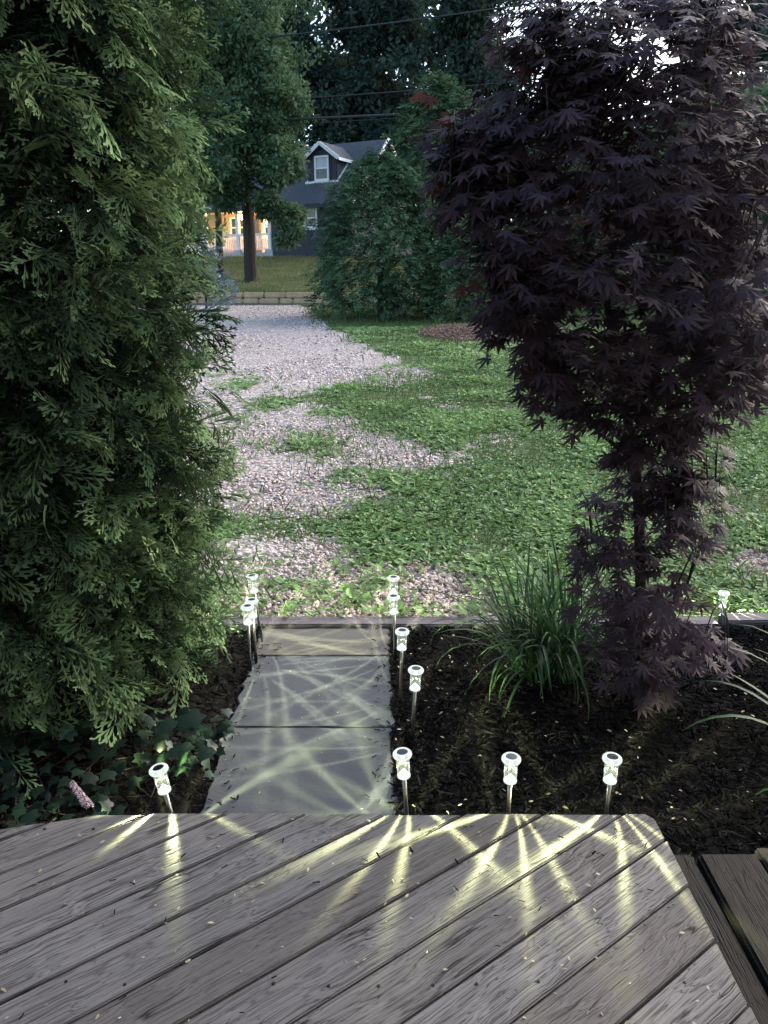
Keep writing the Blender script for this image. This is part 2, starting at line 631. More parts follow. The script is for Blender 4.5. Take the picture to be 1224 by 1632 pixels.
M['siding'] = siding_mat()
M['shade_siding'] = simple('grey_clapboard', (0.3, 0.31, 0.32), 0.7, 0.3, 0, 0.1)
M['shingle'] = shingle_mat()
M['glass'] = simple('window_glass', (0.015, 0.018, 0.022), 0.08, 0.5, 0, 0.1)
M['blind'] = simple('window_blind', (0.55, 0.57, 0.6), 0.8, 0.2, 0, 0.05)
M['porch_wall'] = simple('porch_siding', (0.55, 0.45, 0.34), 0.7, 0.3, 0, 0.1)
M['brown_door'] = simple('brown_door', (0.10, 0.05, 0.025), 0.6, 0.3)
M['wire'] = simple('cable', (0.03, 0.035, 0.04), 0.6, 0.3)
M['pole'] = simple('pole_wood', (0.1, 0.08, 0.06), 0.9, 0.2, 0, 0.3, 5)


def lens_mat(name, tr, em, base):
    t = NT(name)
    a = t.n('ShaderNodeBsdfTransparent')
    a.inputs[0].default_value = (0.95, 0.98, 0.96, 1)
    g = t.bsdf(base, 0.12, None, 0.6, 0, (0.9, 1.0, 0.93), em)
    mx = t.n('ShaderNodeMixShader')
    lw = t.n('ShaderNodeLayerWeight')
    lw.inputs[0].default_value = 0.35
    f = t.math('ADD', t.math('MULTIPLY', lw.outputs['Facing'], 0.55), 1 - tr, clamp=True)
    t.l(f, mx.inputs[0])
    t.l(a.outputs[0], mx.inputs[1])
    t.l(g, mx.inputs[2])
    return t.done(mx.outputs[0])


M['lens'] = lens_mat('clear_lens', 0.86, 0.13, (0.02, 0.022, 0.02))
M['rim'] = lens_mat('frosted_rim', 0.25, 0.19, (0.05, 0.055, 0.05))
M['led'] = simple('led', (0.9, 0.95, 0.9), 0.4, 0.3, 0, 0, 1, 0, (0.9, 1.0, 0.93), 2.5)
M['reflector'] = simple('reflector', (0.05, 0.05, 0.05), 0.4, 0.3, 0, 0, 1, 0, (0.9, 1.0, 0.93), 0.6)

# ------------------------------------------------------------------ ground
WORLDPOLY = lambda pts: [gterr(*p) for p in pts]
GRAVEL = [WORLDPOLY(p) for p in (
    [(200, 486), (478, 486), (497, 503), (540, 530), (600, 560), (660, 582), (700, 600), (620, 609), (540, 617), (480, 632), (430, 645), (200, 650)],
    [(200, 640), (430, 648), (480, 637), (520, 650), (575, 665), (580, 687), (620, 697), (690, 712), (740, 692), (830, 688), (855, 696), (790, 710), (750, 728), (690, 745), (640, 765), (590, 795), (520, 815), (400, 815), (200, 830)],
    [(676, 638), (735, 652), (730, 660), (690, 648)],
    [(330, 868), (470, 856), (560, 870), (640, 892), (700, 897), (750, 902), (765, 1010), (330, 1010)],
    [(1150, 882), (1300, 870), (1300, 935), (1190, 920)])]


def weed_field(x, y):
    wx = x + (vnoise(x * 2.1, y * 1.3, 1) - 0.5) * 0.35 + (vnoise(x * 7, y * 5, 2) - 0.5) * 0.2
    wy = y + (vnoise(x * 2.1, y * 1.3, 3) - 0.5) * 0.5 * np.clip(y / 8, 0.3, 1.2) + (vnoise(x * 7, y * 5, 4) - 0.5) * 0.25
    g = np.zeros(x.shape, bool)
    for p in GRAVEL: g |= in_poly(wx, wy, p)
    f = np.where(g, 0.0, 1.0)
    patch = vnoise(x * 1.9, y * 1.1, 5) * 0.6 + vnoise(x * 6, y * 4, 6) * 0.4
    near = in_poly(x, y, GRAVEL[3])
    f = np.where(g & (patch > np.where(near, 0.47, 0.655)) & (y < 12.5), np.where(near, .34, .45), f)
    f = np.where(~g & (patch < 0.22) & (y < 12), 0.3, f)
    f = np.where(in_poly(x, y, WORLDPOLY([(640, 895), (742, 905), (748, 990), (655, 985)])), 0.0, f)
    return f


def axis(parts):
    out = []
    for a, b, s in parts:
        n = max(1, int(round((b - a) / s)))
        out += list(np.linspace(a, b, n, endpoint=False))
    out.append(parts[-1][1])
    return np.array(out)


gx = axis([(-400, -60, 40), (-60, -10, 5), (-10, 9, 0.16), (9, 60, 5), (60, 400, 40)])
gy = axis([(-60, 0, 10), (0, 3.2, 0.4), (3.2, 3.42, 0.11), (3.42, 12, 0.09), (12, 30, 0.25), (30, 31.6, 0.4), (31.6, 31.76, 0.04), (31.76, 40, 0.7), (40, 80, 5), (80, 700, 60)])
X, Y = np.meshgrid(gx, gy)
Z = ground_z(Y) + np.where((Y > 3.6) & (Y < 29), (vnoise(X * 0.9, Y * 0.9, 8) - 0.5) * 0.05, 0)
grassA = np.where(Y > 3.44, weed_field(X, Y), 0.0)
grassA = np.where(Y > 31.5, 1.0, grassA)
mulchA = np.where((Y < 3.45), 1.0, 0.0)
mc = gterr(785, 532)
md = np.hypot((X - mc[0]) / 1.75, (Y - mc[1]) / 2.4) + (vnoise(X * 2, Y * 2, 12) - .5) * .3
chipA = np.clip((1.05 - md) * 6, 0, 1)
Z = Z + np.clip(1 - md, 0, 1) * 0.18
n, m = X.shape
ii = np.arange(n * m).reshape(n, m)
q = np.stack([ii[:-1, :-1], ii[:-1, 1:], ii[1:, 1:], ii[1:, :-1]], -1).reshape(-1, 4)
gT = np.concatenate([q[:, [0, 1, 2]], q[:, [0, 2, 3]]])
me = tri_mesh('ground', np.stack([X, Y, Z], -1).reshape(-1, 3), gT,
              {'grass': grassA.ravel(), 'mulch': mulchA.ravel(), 'chips': chipA.ravel()}, True)
props(link('ground', me, None, M['ground']), kind='structure')

rd = MB().box(-60, 60, 30.05, 31.55, 0.70, 0.80).build('road', M['asphalt'])
props(rd, kind='structure')

# low stone wall along the far side of the road
wl = thing('stone_wall', 'low wall of yellowish stones along the far side of the road', 'wall', (-4.5, 31.55, 0.77))
k = 0
for c in range(2):
    x = -9.0 + random.random() * 0.4
    while x < 8:
        lw = random.uniform(0.5, 1.3)
        h0, h1 = c * 0.235, c * 0.235 + 0.226 + random.uniform(-0.008, 0.004)
        d = random.uniform(-0.05, 0.03)
        MB().box(x + .008, x + lw - .008, d + c * 0.05, 0.32, h0 + .004, h1).build('stone', M['wallstone'], wl, bevel=0.04)
        x += lw

# ------------------------------------------------------------------ deck
DZ, BANG, PITCH, C0 = 0.15, R(36.5), 0.134, 1.487
deck = thing('deck', 'weathered grey wooden deck with boards laid diagonally', 'deck', (-0.4, 0.5, 0))
bdir = Vector((math.cos(BANG), math.sin(BANG)))
bnor = Vector((-math.sin(BANG), math.cos(BANG)))


def clip_half(poly, p, nrm):
    out = []
    for i in range(len(poly)):
        a, b = poly[i], poly[(i + 1) % len(poly)]
        da, db = (a - p).dot(nrm), (b - p).dot(nrm)
        if da <= 0: out.append(a)
        if (da < 0) != (db < 0) and da != db:
            out.append(a + (b - a) * (da / (da - db)))
    return out


k = -12
while k < 10:
    c0 = C0 + k * PITCH
    g = random.uniform(0.0022, 0.0045)
    lo, hi = c0 + g, c0 + PITCH - g
    j1, j2 = random.uniform(-0.007, 0.008), random.uniform(-0.004, 0.006)
    poly = [bdir * s + bnor * c for s, c in ((-4, lo), (4, lo), (4, hi), (-4, hi))]
    for p, nr in ((Vector((0.768 + j1, 0)), Vector((1, 0))), (Vector((0, 1.852 + j2)), Vector((0, 1))), (Vector((-1.75, 0)), Vector((-1, 0))), (Vector((0, -0.9)), Vector((0, -1))),
                  (Vector((0.748, 1.852)), Vector((0.75, 0.66))), (Vector((-0.86, 1.84)), Vector((-0.25, 1.0)).normalized())):
        poly = clip_half(poly, p, nr)
        if len(poly) < 3: break
    k += 1
    if len(poly) < 3: continue
    cen = sum(poly, Vector((0, 0))) / len(poly)
    loc2 = [((p - cen).dot(bdir), (p - cen).dot(bnor)) for p in poly]
    area = 0.5 * abs(sum(loc2[i][0] * loc2[(i + 1) % len(loc2)][1] - loc2[(i + 1) % len(loc2)][0] * loc2[i][1] for i in range(len(loc2))))
    if area < 0.0015: continue
    nn = len(loc2)
    dz = random.uniform(-0.0015, 0.0015)
    mb = MB()
    mb.add([(a, b, 0) for a, b in loc2] + [(a, b, -0.03) for a, b in loc2],
           [tuple(range(nn)), tuple(range(nn, 2 * nn))[::-1]] + [(i, (i + 1) % nn, nn + (i + 1) % nn, nn + i) for i in range(nn)])
    b = mb.build('board', M['deck'], deck, bevel=0.003)
    b.location = (cen.x + 0.4, cen.y - 0.5, DZ + dz)
    b.rotation_euler = (0, 0, BANG)
SCREW = MB().lathe([(0, .0012), (.0038, .001), (.0042, 0), (.0042, -.004)], 10).mesh('screw', M['screw'])
for yy in (1.79, 1.3):
    for kk in range(-9, 9):
        for off in (.03, PITCH - .03):
            c_ = C0 + kk * PITCH + off + random.uniform(-.004, .004)
            # where the line at distance c_ crosses the joist
            xx = (yy * math.cos(BANG) - c_) / math.sin(BANG) + random.uniform(-.006, .006)
            if -1.15 < xx < 0.72:
                o = bpy.data.objects.new('screw', SCREW)
                COL.objects.link(o)
                o.parent = deck
                o.location = (xx + .4, yy - .5 + random.uniform(-.006, .006), DZ - .0008)
for yy in (1.79, 1.3, 0.8, 0.3, -0.2, -0.8):
    MB().box(-1.6, 0.70, yy - .02, yy + .02, -0.02, DZ - .0325).build('joist', M['old_timber'], deck).location = (0.4, -0.5, 0)

# lower old timber step at the right of the deck
st = thing('timber_step', 'dark cracked old timber step below the right edge of the deck', 'step', (1.0, 1.4, 0))
for a, b_, zt, y1 in ((0.742, 0.868, 0.062, 1.80), (0.876, 1.04, 0.072, 1.79), (1.05, 1.20, 0.068, 1.82), (1.21, 1.36, 0.06, 1.80)):
    o = MB().box(-1.2, y1 - 0.6, -(b_ - a) / 2, (b_ - a) / 2, -0.02 - zt, 0).build('plank', M['old_timber'], st, bevel=0.008)
    o.rotation_euler = (0, 0, R(90))
    o.location = ((a + b_) / 2 - 1.0, 0.6 - 1.4, zt)

# unseen house wall, door and eave behind the viewer, added to darken the foreground
own = thing('shade_house', 'unseen grey clapboard house wall with eave, added behind the deck for shade', 'house', (0, -0.95, 0))
MB().box(-8, 8, -.3, 0, -.05, 5.4).build('wall', M['shade_siding'], own)
for i in range(22):
    MB().box(-8, 8, .001, .02, .2 + i * .2, .385 + i * .2).build('clapboard', M['shade_siding'], own)
MB().box(-1.1, -.1, .021, .07, .16, 2.2).build('door', M['brown_door'], own)
ev = MB().add([(-8.3, -1.5, 4.0), (8.3, -1.5, 4.0), (8.3, 1.25, 2.95), (-8.3, 1.25, 2.95), (-8.3, -1.5, 4.15), (8.3, -1.5, 4.15), (8.3, 1.25, 3.1), (-8.3, 1.25, 3.1)],
         [(3, 2, 1, 0), (4, 5, 6, 7), (0, 1, 5, 4), (1, 2, 6, 5), (2, 3, 7, 6), (3, 0, 4, 7)]).build('eave', M['shingle'], own)

# ------------------------------------------------------------------ slab path
path = thing('path', 'straight path of three grey stone slabs from deck to timber edging', None, (-0.27, 2.6, 0), kind='structure')
for (y0, y1, mt, dx) in ((1.88, 2.521, 'slab', 0), (2.529, 3.096, 'slab', -0.006), (3.103, 3.380, 'slab_tan', -0.015)):
    out = []
    for (ax, ay, bx, by) in ((-.575 + dx, y0, .042 + dx * .5, y0), (.042 + dx, y0, .03 + dx * .5, y1), (.03 + dx, y1, -.58 + dx, y1), (-.58 + dx, y1, -.575 + dx, y0)):
        nseg = 14
        for i in range(nseg):
            t = i / nseg
            j = 0.011 if i else 0
            out.append((ax + (bx - ax) * t + random.uniform(-j, j) * (abs(by - ay) > .01), ay + (by - ay) * t + random.uniform(-.2, .2) * j))
    nn = len(out)
    mb = MB().add([(a, b, 0) for a, b in out] + [(a, b, -0.05) for a, b in out],
                  [tuple(range(nn)), tuple(range(nn, 2 * nn))[::-1]] + [(i, (i + 1) % nn, nn + (i + 1) % nn, nn + i) for i in range(nn)])
    bmw = mb.build('slab', M[mt], path, bevel=0.004)
    bmw.location = (0.27, -2.6, 0.008)

# timber edging
for i, (x0, x1, yc, rz, zt, lb) in enumerate(((-1.9, 1.62, 3.438, 0, 0.024, 'long squared grey timber edging across the end of the slab path'),
                                              (1.645, 3.6, 3.46, R(1.5), 0.045, 'short squared timber edging behind the maple at the right frame edge'))):
    t = MB().box(-(x1 - x0) / 2, (x1 - x0) / 2, -.05, .05, -0.1, 0).build('timber_edging', M['edging'], None, bevel=0.008)
    t.location = ((x0 + x1) / 2, yc, zt)
    t.rotation_euler = (0, 0, rz)
    props(t, lb, 'edging timber', 'timber edging of the bed')


# ------------------------------------------------------------------ foliage templates
def strip(Vs, Ts, tp, a, b, wd, t0, t1, dz, blunt=0.6):
    o = len(Vs)
    a, b = np.array(a), np.array(b)
    d = b - a
    nx = np.array([-d[1], d[0]]) / max(np.hypot(*d), 1e-6) * wd / 2
    mid = a + d * blunt
    for p, tt in ((a, t0), (mid + nx, t1), (b, t1), (mid - nx, t1)):
        Vs.append((p[0], p[1], dz(p[0], p[1])))
        tp.append(tt)
    Ts.append((o, o + 3, o + 2))
    Ts.append((o, o + 2, o + 1))


def spray(seed, L=0.17, n=13, sub=0.013, wd=0.0068):
    """flat scale-leaf spray: stem, side twigs, stubby fingers"""
    rg = random.Random(seed)
    Vs, Ts, tp = [], [], []
    bend = rg.uniform(-0.035, 0.035)
    tw = rg.uniform(-1.2, 1.2)
    dz = lambda x, y: -0.22 * y * y / L - 0.9 * x * x / L + tw * x * y + 0.006 * math.sin(45 * x + 30 * y + seed)
    cx = lambda y: bend * (y / L) ** 2
    for i in range(3):
        y0, y1 = L * i / 3, L * (i + 1) / 3 + .004
        strip(Vs, Ts, tp, (cx(y0), y0), (cx(y1), y1), 0.006, i / 5, (i + 1) / 3.5, dz)
    side = 1
    asym = rg.uniform(.75, 1.3)
    for i in range(n):
        t = 0.12 + 0.86 * (i + 0.5 + rg.uniform(-.3, .3)) / n
        side = -side
        ll = 0.088 * L / .17 * (max(0, 1 - t) ** 0.65) * (0.55 + 0.45 * min(1, t / 0.3)) * rg.uniform(0.6, 1.25) + 0.012
        if side > 0: ll *= asym
        an = R(46 - 14 * t + rg.uniform(-10, 10))
        x0, y0 = cx(t * L), t * L
        dx, dy = side * math.sin(an), math.cos(an)
        strip(Vs, Ts, tp, (x0, y0), (x0 + dx * ll, y0 + dy * ll), wd, t * .5, min(1, t * .5 + .5), dz, .7)
        s = 1
        q = sub * 0.9
        while q < ll - 0.005:
            s = -s
            sl_ = min(0.45 * (ll - q) + 0.009, 0.026) * rg.uniform(.7, 1.15)
            a2 = an * side + s * R(34 + rg.uniform(-8, 8))
            bx, by = x0 + dx * q, y0 + dy * q
            strip(Vs, Ts, tp, (bx, by), (bx + math.sin(a2) * sl_, by + math.cos(a2) * sl_), wd, t * .5 + .2, min(1, t * .5 + q / ll * .35 + .25), dz, .72)
            q += sub * rg.uniform(.7, 1.1)
    return Tmp(Vs, Ts, tp)


SPRAYS = [spray(i, 0.12 + 0.025 * (i % 4), 9 + i % 3, 0.0145, 0.0063) for i in range(10)]
FSPRAYS = [spray(20 + i, 0.17, 6, 0.042, 0.026) for i in range(4)]


def maple_leaf(seed):
    rg = random.Random(seed)
    Vs, Ts, tp = [(0, 0, 0)], [], [0.2]
    lobes = [(-128, .42), (-82, .74), (-40, .95), (0, 1.0), (40, .95), (82, .74), (128, .42)]
    sag = rg.uniform(0.12, 0.34)
    def P(ang, r, z=0.0):
        a = R(ang)
        x, y = math.sin(a) * r, math.cos(a) * r
        return (x, y, z - sag * r * r)
    for k, (a, l) in enumerate(lobes):
        a += rg.uniform(-5, 5)
        l *= rg.uniform(.9, 1.06)
        al = lobes[k - 1][0] if k else a - 44
        ar = lobes[k + 1][0] if k < 6 else a + 44
        s1, s2 = (al + a) / 2, (ar + a) / 2
        o = len(Vs)
        wa = 11.5 + 3.0 / l
        Vs += [P(s1, .25 * min(1, l * 1.3), -.02), P(a - wa, l * .5, -.04), P(a, l), P(a + wa, l * .5, -.04), P(s2, .25 * min(1, l * 1.3), -.02)]
        tp += [.2, .5, 1, .5, .2]
        Ts += [(0, o, o + 1), (0, o + 1, o + 2), (0, o + 2, o + 3), (0, o + 3, o + 4)]
    o = len(Vs)
    Vs += [(-.012, 0, 0), (.012, 0, 0), (.0, -.55, .05)]
    tp += [.3, .3, .3]
    Ts.append((o, o + 2, o + 1))
    return Tmp(Vs, Ts, tp)


MAPLES = [maple_leaf(i) for i in range(5)]


def oval_leaf(seed, wide=0.42, sag=0.35, fold=0.06):
    """unit length leaf along +Y"""
    rg = random.Random(seed)
    Vs, tp = [(0, 0, 0)], [0]
    for y, wd in ((.32, wide * .92), (.68, wide * .85)):
        z = -sag * y * y + 0.2 * y
        for s in (-1, 0, 1):
            Vs.append((s * wd / 2, y, z - (fold if s == 0 else 0)))
            tp.append(y)
    Vs.append((0, 1, .2 - sag))
    tp.append(1)
    Ts = [(0, 2, 1), (0, 3, 2), (1, 2, 5), (1, 5, 4), (2, 3, 6), (2, 6, 5), (4, 5, 7), (5, 6, 7)]
    return Tmp(Vs, Ts, tp)


OVALS = [oval_leaf(i, .36 + .07 * (i % 3), .3 + .15 * (i % 2)) for i in range(4)]
SIMPLE_LEAF = Tmp([(0, 0, 0), (.28, .5, .06), (0, 1, -.1), (-.28, .5, .06)], [(0, 1, 2), (0, 2, 3)], [0, .5, 1, .5])
CLUMP = []
for s in range(4):
    rg = random.Random(s)
    Vs, Ts = [], []
    for i in range(7):
        a, e = rg.uniform(0, 6.28), rg.uniform(-.6, .7)
        d = Vector((math.cos(a) * math.cos(e), math.sin(a) * math.cos(e), math.sin(e)))
        up = Vector((rg.uniform(-.5, .5), rg.uniform(-.5, .5), 1))
        x = d.cross(up).normalized()
        o = len(Vs)
        st_ = d * rg.uniform(.0, .5)
        ln = rg.uniform(.45, .7)
        Vs += [st_, st_ + d * ln * .5 + x * ln * .28, st_ + d * ln - Vector((0, 0, .12)), st_ + d * ln * .5 - x * ln * .28]
        Ts += [(o, o + 1, o + 2), (o, o + 2, o + 3)]
    CLUMP.append(Tmp([tuple(v) for v in Vs], Ts))


FARCLUMP = []
for s in range(4):
    rg = random.Random(40 + s)
    Vs, Ts = [], []
    for i in range(10):
        a, e = rg.uniform(0, 6.28), rg.uniform(-.8, .8)
        d = Vector((math.cos(a) * math.cos(e), math.sin(a) * math.cos(e), math.sin(e)))
        x = d.cross(Vector((rg.uniform(-.7, .7), rg.uniform(-.7, .7), 1))).normalized()
        o = len(Vs)
        st_ = d * rg.uniform(.0, .75)
        ln = rg.uniform(.2, .38)
        Vs += [st_, st_ + d * ln * .5 + x * ln * .3, st_ + d * ln - Vector((0, 0, .06)), st_ + d * ln * .5 - x * ln * .3]
        Ts += [(o, o + 1, o + 2), (o, o + 2, o + 3)]
    FARCLUMP.append(Tmp([tuple(v) for v in Vs], Ts))


def rand_rot(n, rg, tilt=0.6):
    Yd = np.stack([rg.normal(size=n), rg.normal(size=n), rg.normal(size=n) * .5], 1)
    Nn = np.stack([rg.normal(size=n) * tilt, rg.normal(size=n) * tilt, np.ones(n)], 1)
    return frames(Yd, Nn)


def add_leaf_objects(name, parent, base, temps, variants_, idx, Ms, Ls, var, sel):
    for i in sel:
        vi = min(int(var[i] * len(variants_[0])), len(variants_[0]) - 1)
        o = bpy.data.objects.new(name, variants_[idx[i]][vi])
        COL.objects.link(o)
        o.parent = parent
        o.matrix_basis = m4(Ms[i], Ls[i] - np.asarray(base))


# ------------------------------------------------------------------ arborvitae (left)
def arborvitae(base, rad, top, nbr, label, density=1.0, big=1.0, parts=300, seed=1, cull=None):
    rg = np.random.default_rng(seed)
    t = thing('arborvitae_tree', label, 'tree', base)
    mb = MB()
    hs = np.linspace(0, top, 9)
    trunk_pts = [(0.02 * math.sin(h * 2), 0.02 * math.cos(h * 1.7), h) for h in hs]
    mb.tube([(0, 0, -.05)] + trunk_pts[1:], [0.075 * (1 - .8 * h / top) + .008 for h in hs], 9)
    P, D, Nn, V = [], [], [], []
    for b in range(nbr):
        h = 0.22 + (top - 0.25) * rg.random()
        th = rg.uniform(0, 2 * math.pi)
        toward = -math.sin(th)          # branches facing the viewer side
        prof = min(1.0, 0.80 + 0.25 * h) if h < 0.8 else 1.0
        prof *= 1 + .10 * max(0, h - .9)
        prof *= max(0.12, min(1.0, (top - h) / 1.6)) ** 0.7
        rr = rad * prof * rg.uniform(0.84, 1.05) * (1 + .08 * math.sin(3 * th + 2 * h))
        out = np.array([math.cos(th), math.sin(th), 0])
        tan = np.array([-math.sin(th), math.cos(th), 0])
        p0 = np.array([0, 0, h - 0.1])
        rise = rg.uniform(0.0, 0.28)
        side = rg.uniform(-.18, .18)
        pts = []
        for q in (0.05, .35, .65, .88):
            pts.append(p0 + out * rr * q + tan * side * q * q + np.array([0, 0, rise * q - 0.16 * q * q * q]))
        mb.tube(pts, [.011, .008, .005, .002], 4)
        if cull is not None and toward < -0.2 and rg.random() < cull: continue
        if h > 2.9 and rg.random() < .75: continue
        ns = max(3, int(rg.integers(12, 19) * density * min(1, prof + .2)))
        young = rg.random() ** 1.2
        for s in range(ns):
            q = 0.36 + 0.62 * ((s + 1) / ns) ** 0.8 + rg.uniform(-.03, .03)
            p = p0 + out * rr * q + tan * side * q * q + np.array([0, 0, rise * q - 0.16 * q ** 3])
            p = p + tan * rg.uniform(-.07, .07) + np.array([0, 0, rg.uniform(-.05, .04)])
            sd = (1 if s % 2 else -1) * rg.uniform(.2, 1.0) * (1.15 - .6 * q)
            d = out * rg.uniform(.25, 1.0) + tan * sd * 1.25 + np.array([0, 0, rg.uniform(-.6, .55)])
            nn = np.array([0, 0, 1.0]) * rg.uniform(.2, 1.0) + out * rg.uniform(.3, 1.1) + tan * rg.normal() * .5
            P.append(p); D.append(d); Nn.append(nn)
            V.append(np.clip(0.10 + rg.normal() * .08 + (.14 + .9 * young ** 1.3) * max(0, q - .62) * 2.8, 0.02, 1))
    mb.build('trunk', M['bark'], t)
    P, V = np.array(P), np.array(V)
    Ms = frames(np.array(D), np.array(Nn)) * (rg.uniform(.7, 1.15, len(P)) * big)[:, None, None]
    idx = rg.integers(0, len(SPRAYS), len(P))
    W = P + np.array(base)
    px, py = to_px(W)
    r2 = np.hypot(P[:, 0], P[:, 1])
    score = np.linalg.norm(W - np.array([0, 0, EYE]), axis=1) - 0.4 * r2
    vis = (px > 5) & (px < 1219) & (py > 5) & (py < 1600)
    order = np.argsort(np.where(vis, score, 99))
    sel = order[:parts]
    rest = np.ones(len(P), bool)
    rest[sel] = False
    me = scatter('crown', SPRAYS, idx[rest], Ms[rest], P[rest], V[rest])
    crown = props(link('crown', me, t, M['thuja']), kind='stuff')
    if parts:
        vr = variants(SPRAYS, 'spray', M['thuja'], [.1, .3, .5, .7, .9])
        add_leaf_objects('spray', crown, (0, 0, 0), SPRAYS, vr, idx, Ms, P, V, sel)
    return t


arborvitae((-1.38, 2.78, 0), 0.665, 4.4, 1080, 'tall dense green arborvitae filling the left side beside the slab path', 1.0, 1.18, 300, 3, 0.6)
arborvitae((-2.75, 6.2, 0.06), 0.85, 5.6, 330, 'second arborvitae standing behind the tall left one', 0.8, 1.5, 0, 5, 0.85)

# ------------------------------------------------------------------ Japanese maple (right)
mbase = np.array([1.05, 2.78, -0.02])
maple = thing('japanese_maple', 'dark purple Japanese maple with drooping leaves on the mulch bed', 'tree', tuple(mbase))


def mp(px, py, d): return np.array(gd(px, py, d)) - mbase


limbs = [
    ([mp(1025, 1118, 2.78), mp(1022, 950, 2.78), mp(1018, 800, 2.77), mp(1006, 700, 2.76), mp(1000, 665, 2.76)], (.026, .022, .020, .019, .018)),
    ([mp(1000, 665, 2.76), mp(980, 580, 2.74), mp(968, 480, 2.72), mp(990, 330, 2.68), mp(950, 200, 2.62), mp(900, 60, 2.55), mp(870, -80, 2.5)], (.015, .013, .012, .010, .008, .006, .004)),
    ([mp(1000, 668, 2.76), mp(1040, 610, 2.74), mp(1085, 500, 2.70), mp(1110, 380, 2.66), mp(1130, 200, 2.6), mp(1125, 20, 2.55), mp(1110, -100, 2.55)], (.015, .014, .012, .010, .008, .006, .004)),
    ([mp(1085, 500, 2.70), mp(1020, 300, 2.55), mp(960, 230, 2.45), mp(880, 160, 2.4), mp(800, 110, 2.35)], (.010, .008, .006, .004, .003)),
    ([mp(990, 330, 2.68), mp(900, 300, 2.6), mp(800, 280, 2.5), mp(720, 270, 2.5)], (.008, .006, .004, .002)),
    ([mp(968, 480, 2.72), mp(900, 450, 2.6), mp(830, 440, 2.55), mp(790, 470, 2.5)], (.007, .005, .004, .002)),
    ([mp(1006, 730, 2.76), mp(955, 690, 2.7), mp(925, 645, 2.65), mp(900, 600, 2.6), mp(850, 590, 2.55)], (.009, .007, .006, .004, .002)),
    ([mp(1010, 700, 2.76), mp(1100, 660, 2.7), mp(1170, 630, 2.6), mp(1230, 600, 2.5)], (.009, .007, .005, .003)),
    ([mp(1110, 380, 2.66), mp(1180, 330, 2.5), mp(1230, 300, 2.4), mp(1300, 290, 2.3)], (.008, .006, .004, .003)),
    ([mp(1020, 830, 2.77), mp(1080, 780, 2.72), mp(1140, 770, 2.68)], (.006, .004, .002)),
    ([mp(1022, 900, 2.77), mp(960, 860, 2.7), mp(920, 870, 2.65)], (.006, .004, .002)),
    ([mp(1022, 960, 2.77), mp(1080, 930, 2.68), mp(1150, 960, 2.62)], (.006, .004, .002)),
]
mb = MB()
lp = []
for pts, rr in limbs:
    mb.tube(pts, rr, 8)
    for a, b in zip(pts[:-1], pts[1:]):
        for q in np.linspace(0, 1, 6): lp.append(a + (b - a) * q)
lp = np.array(lp)
rg = np.random.default_rng(11)
cl = []
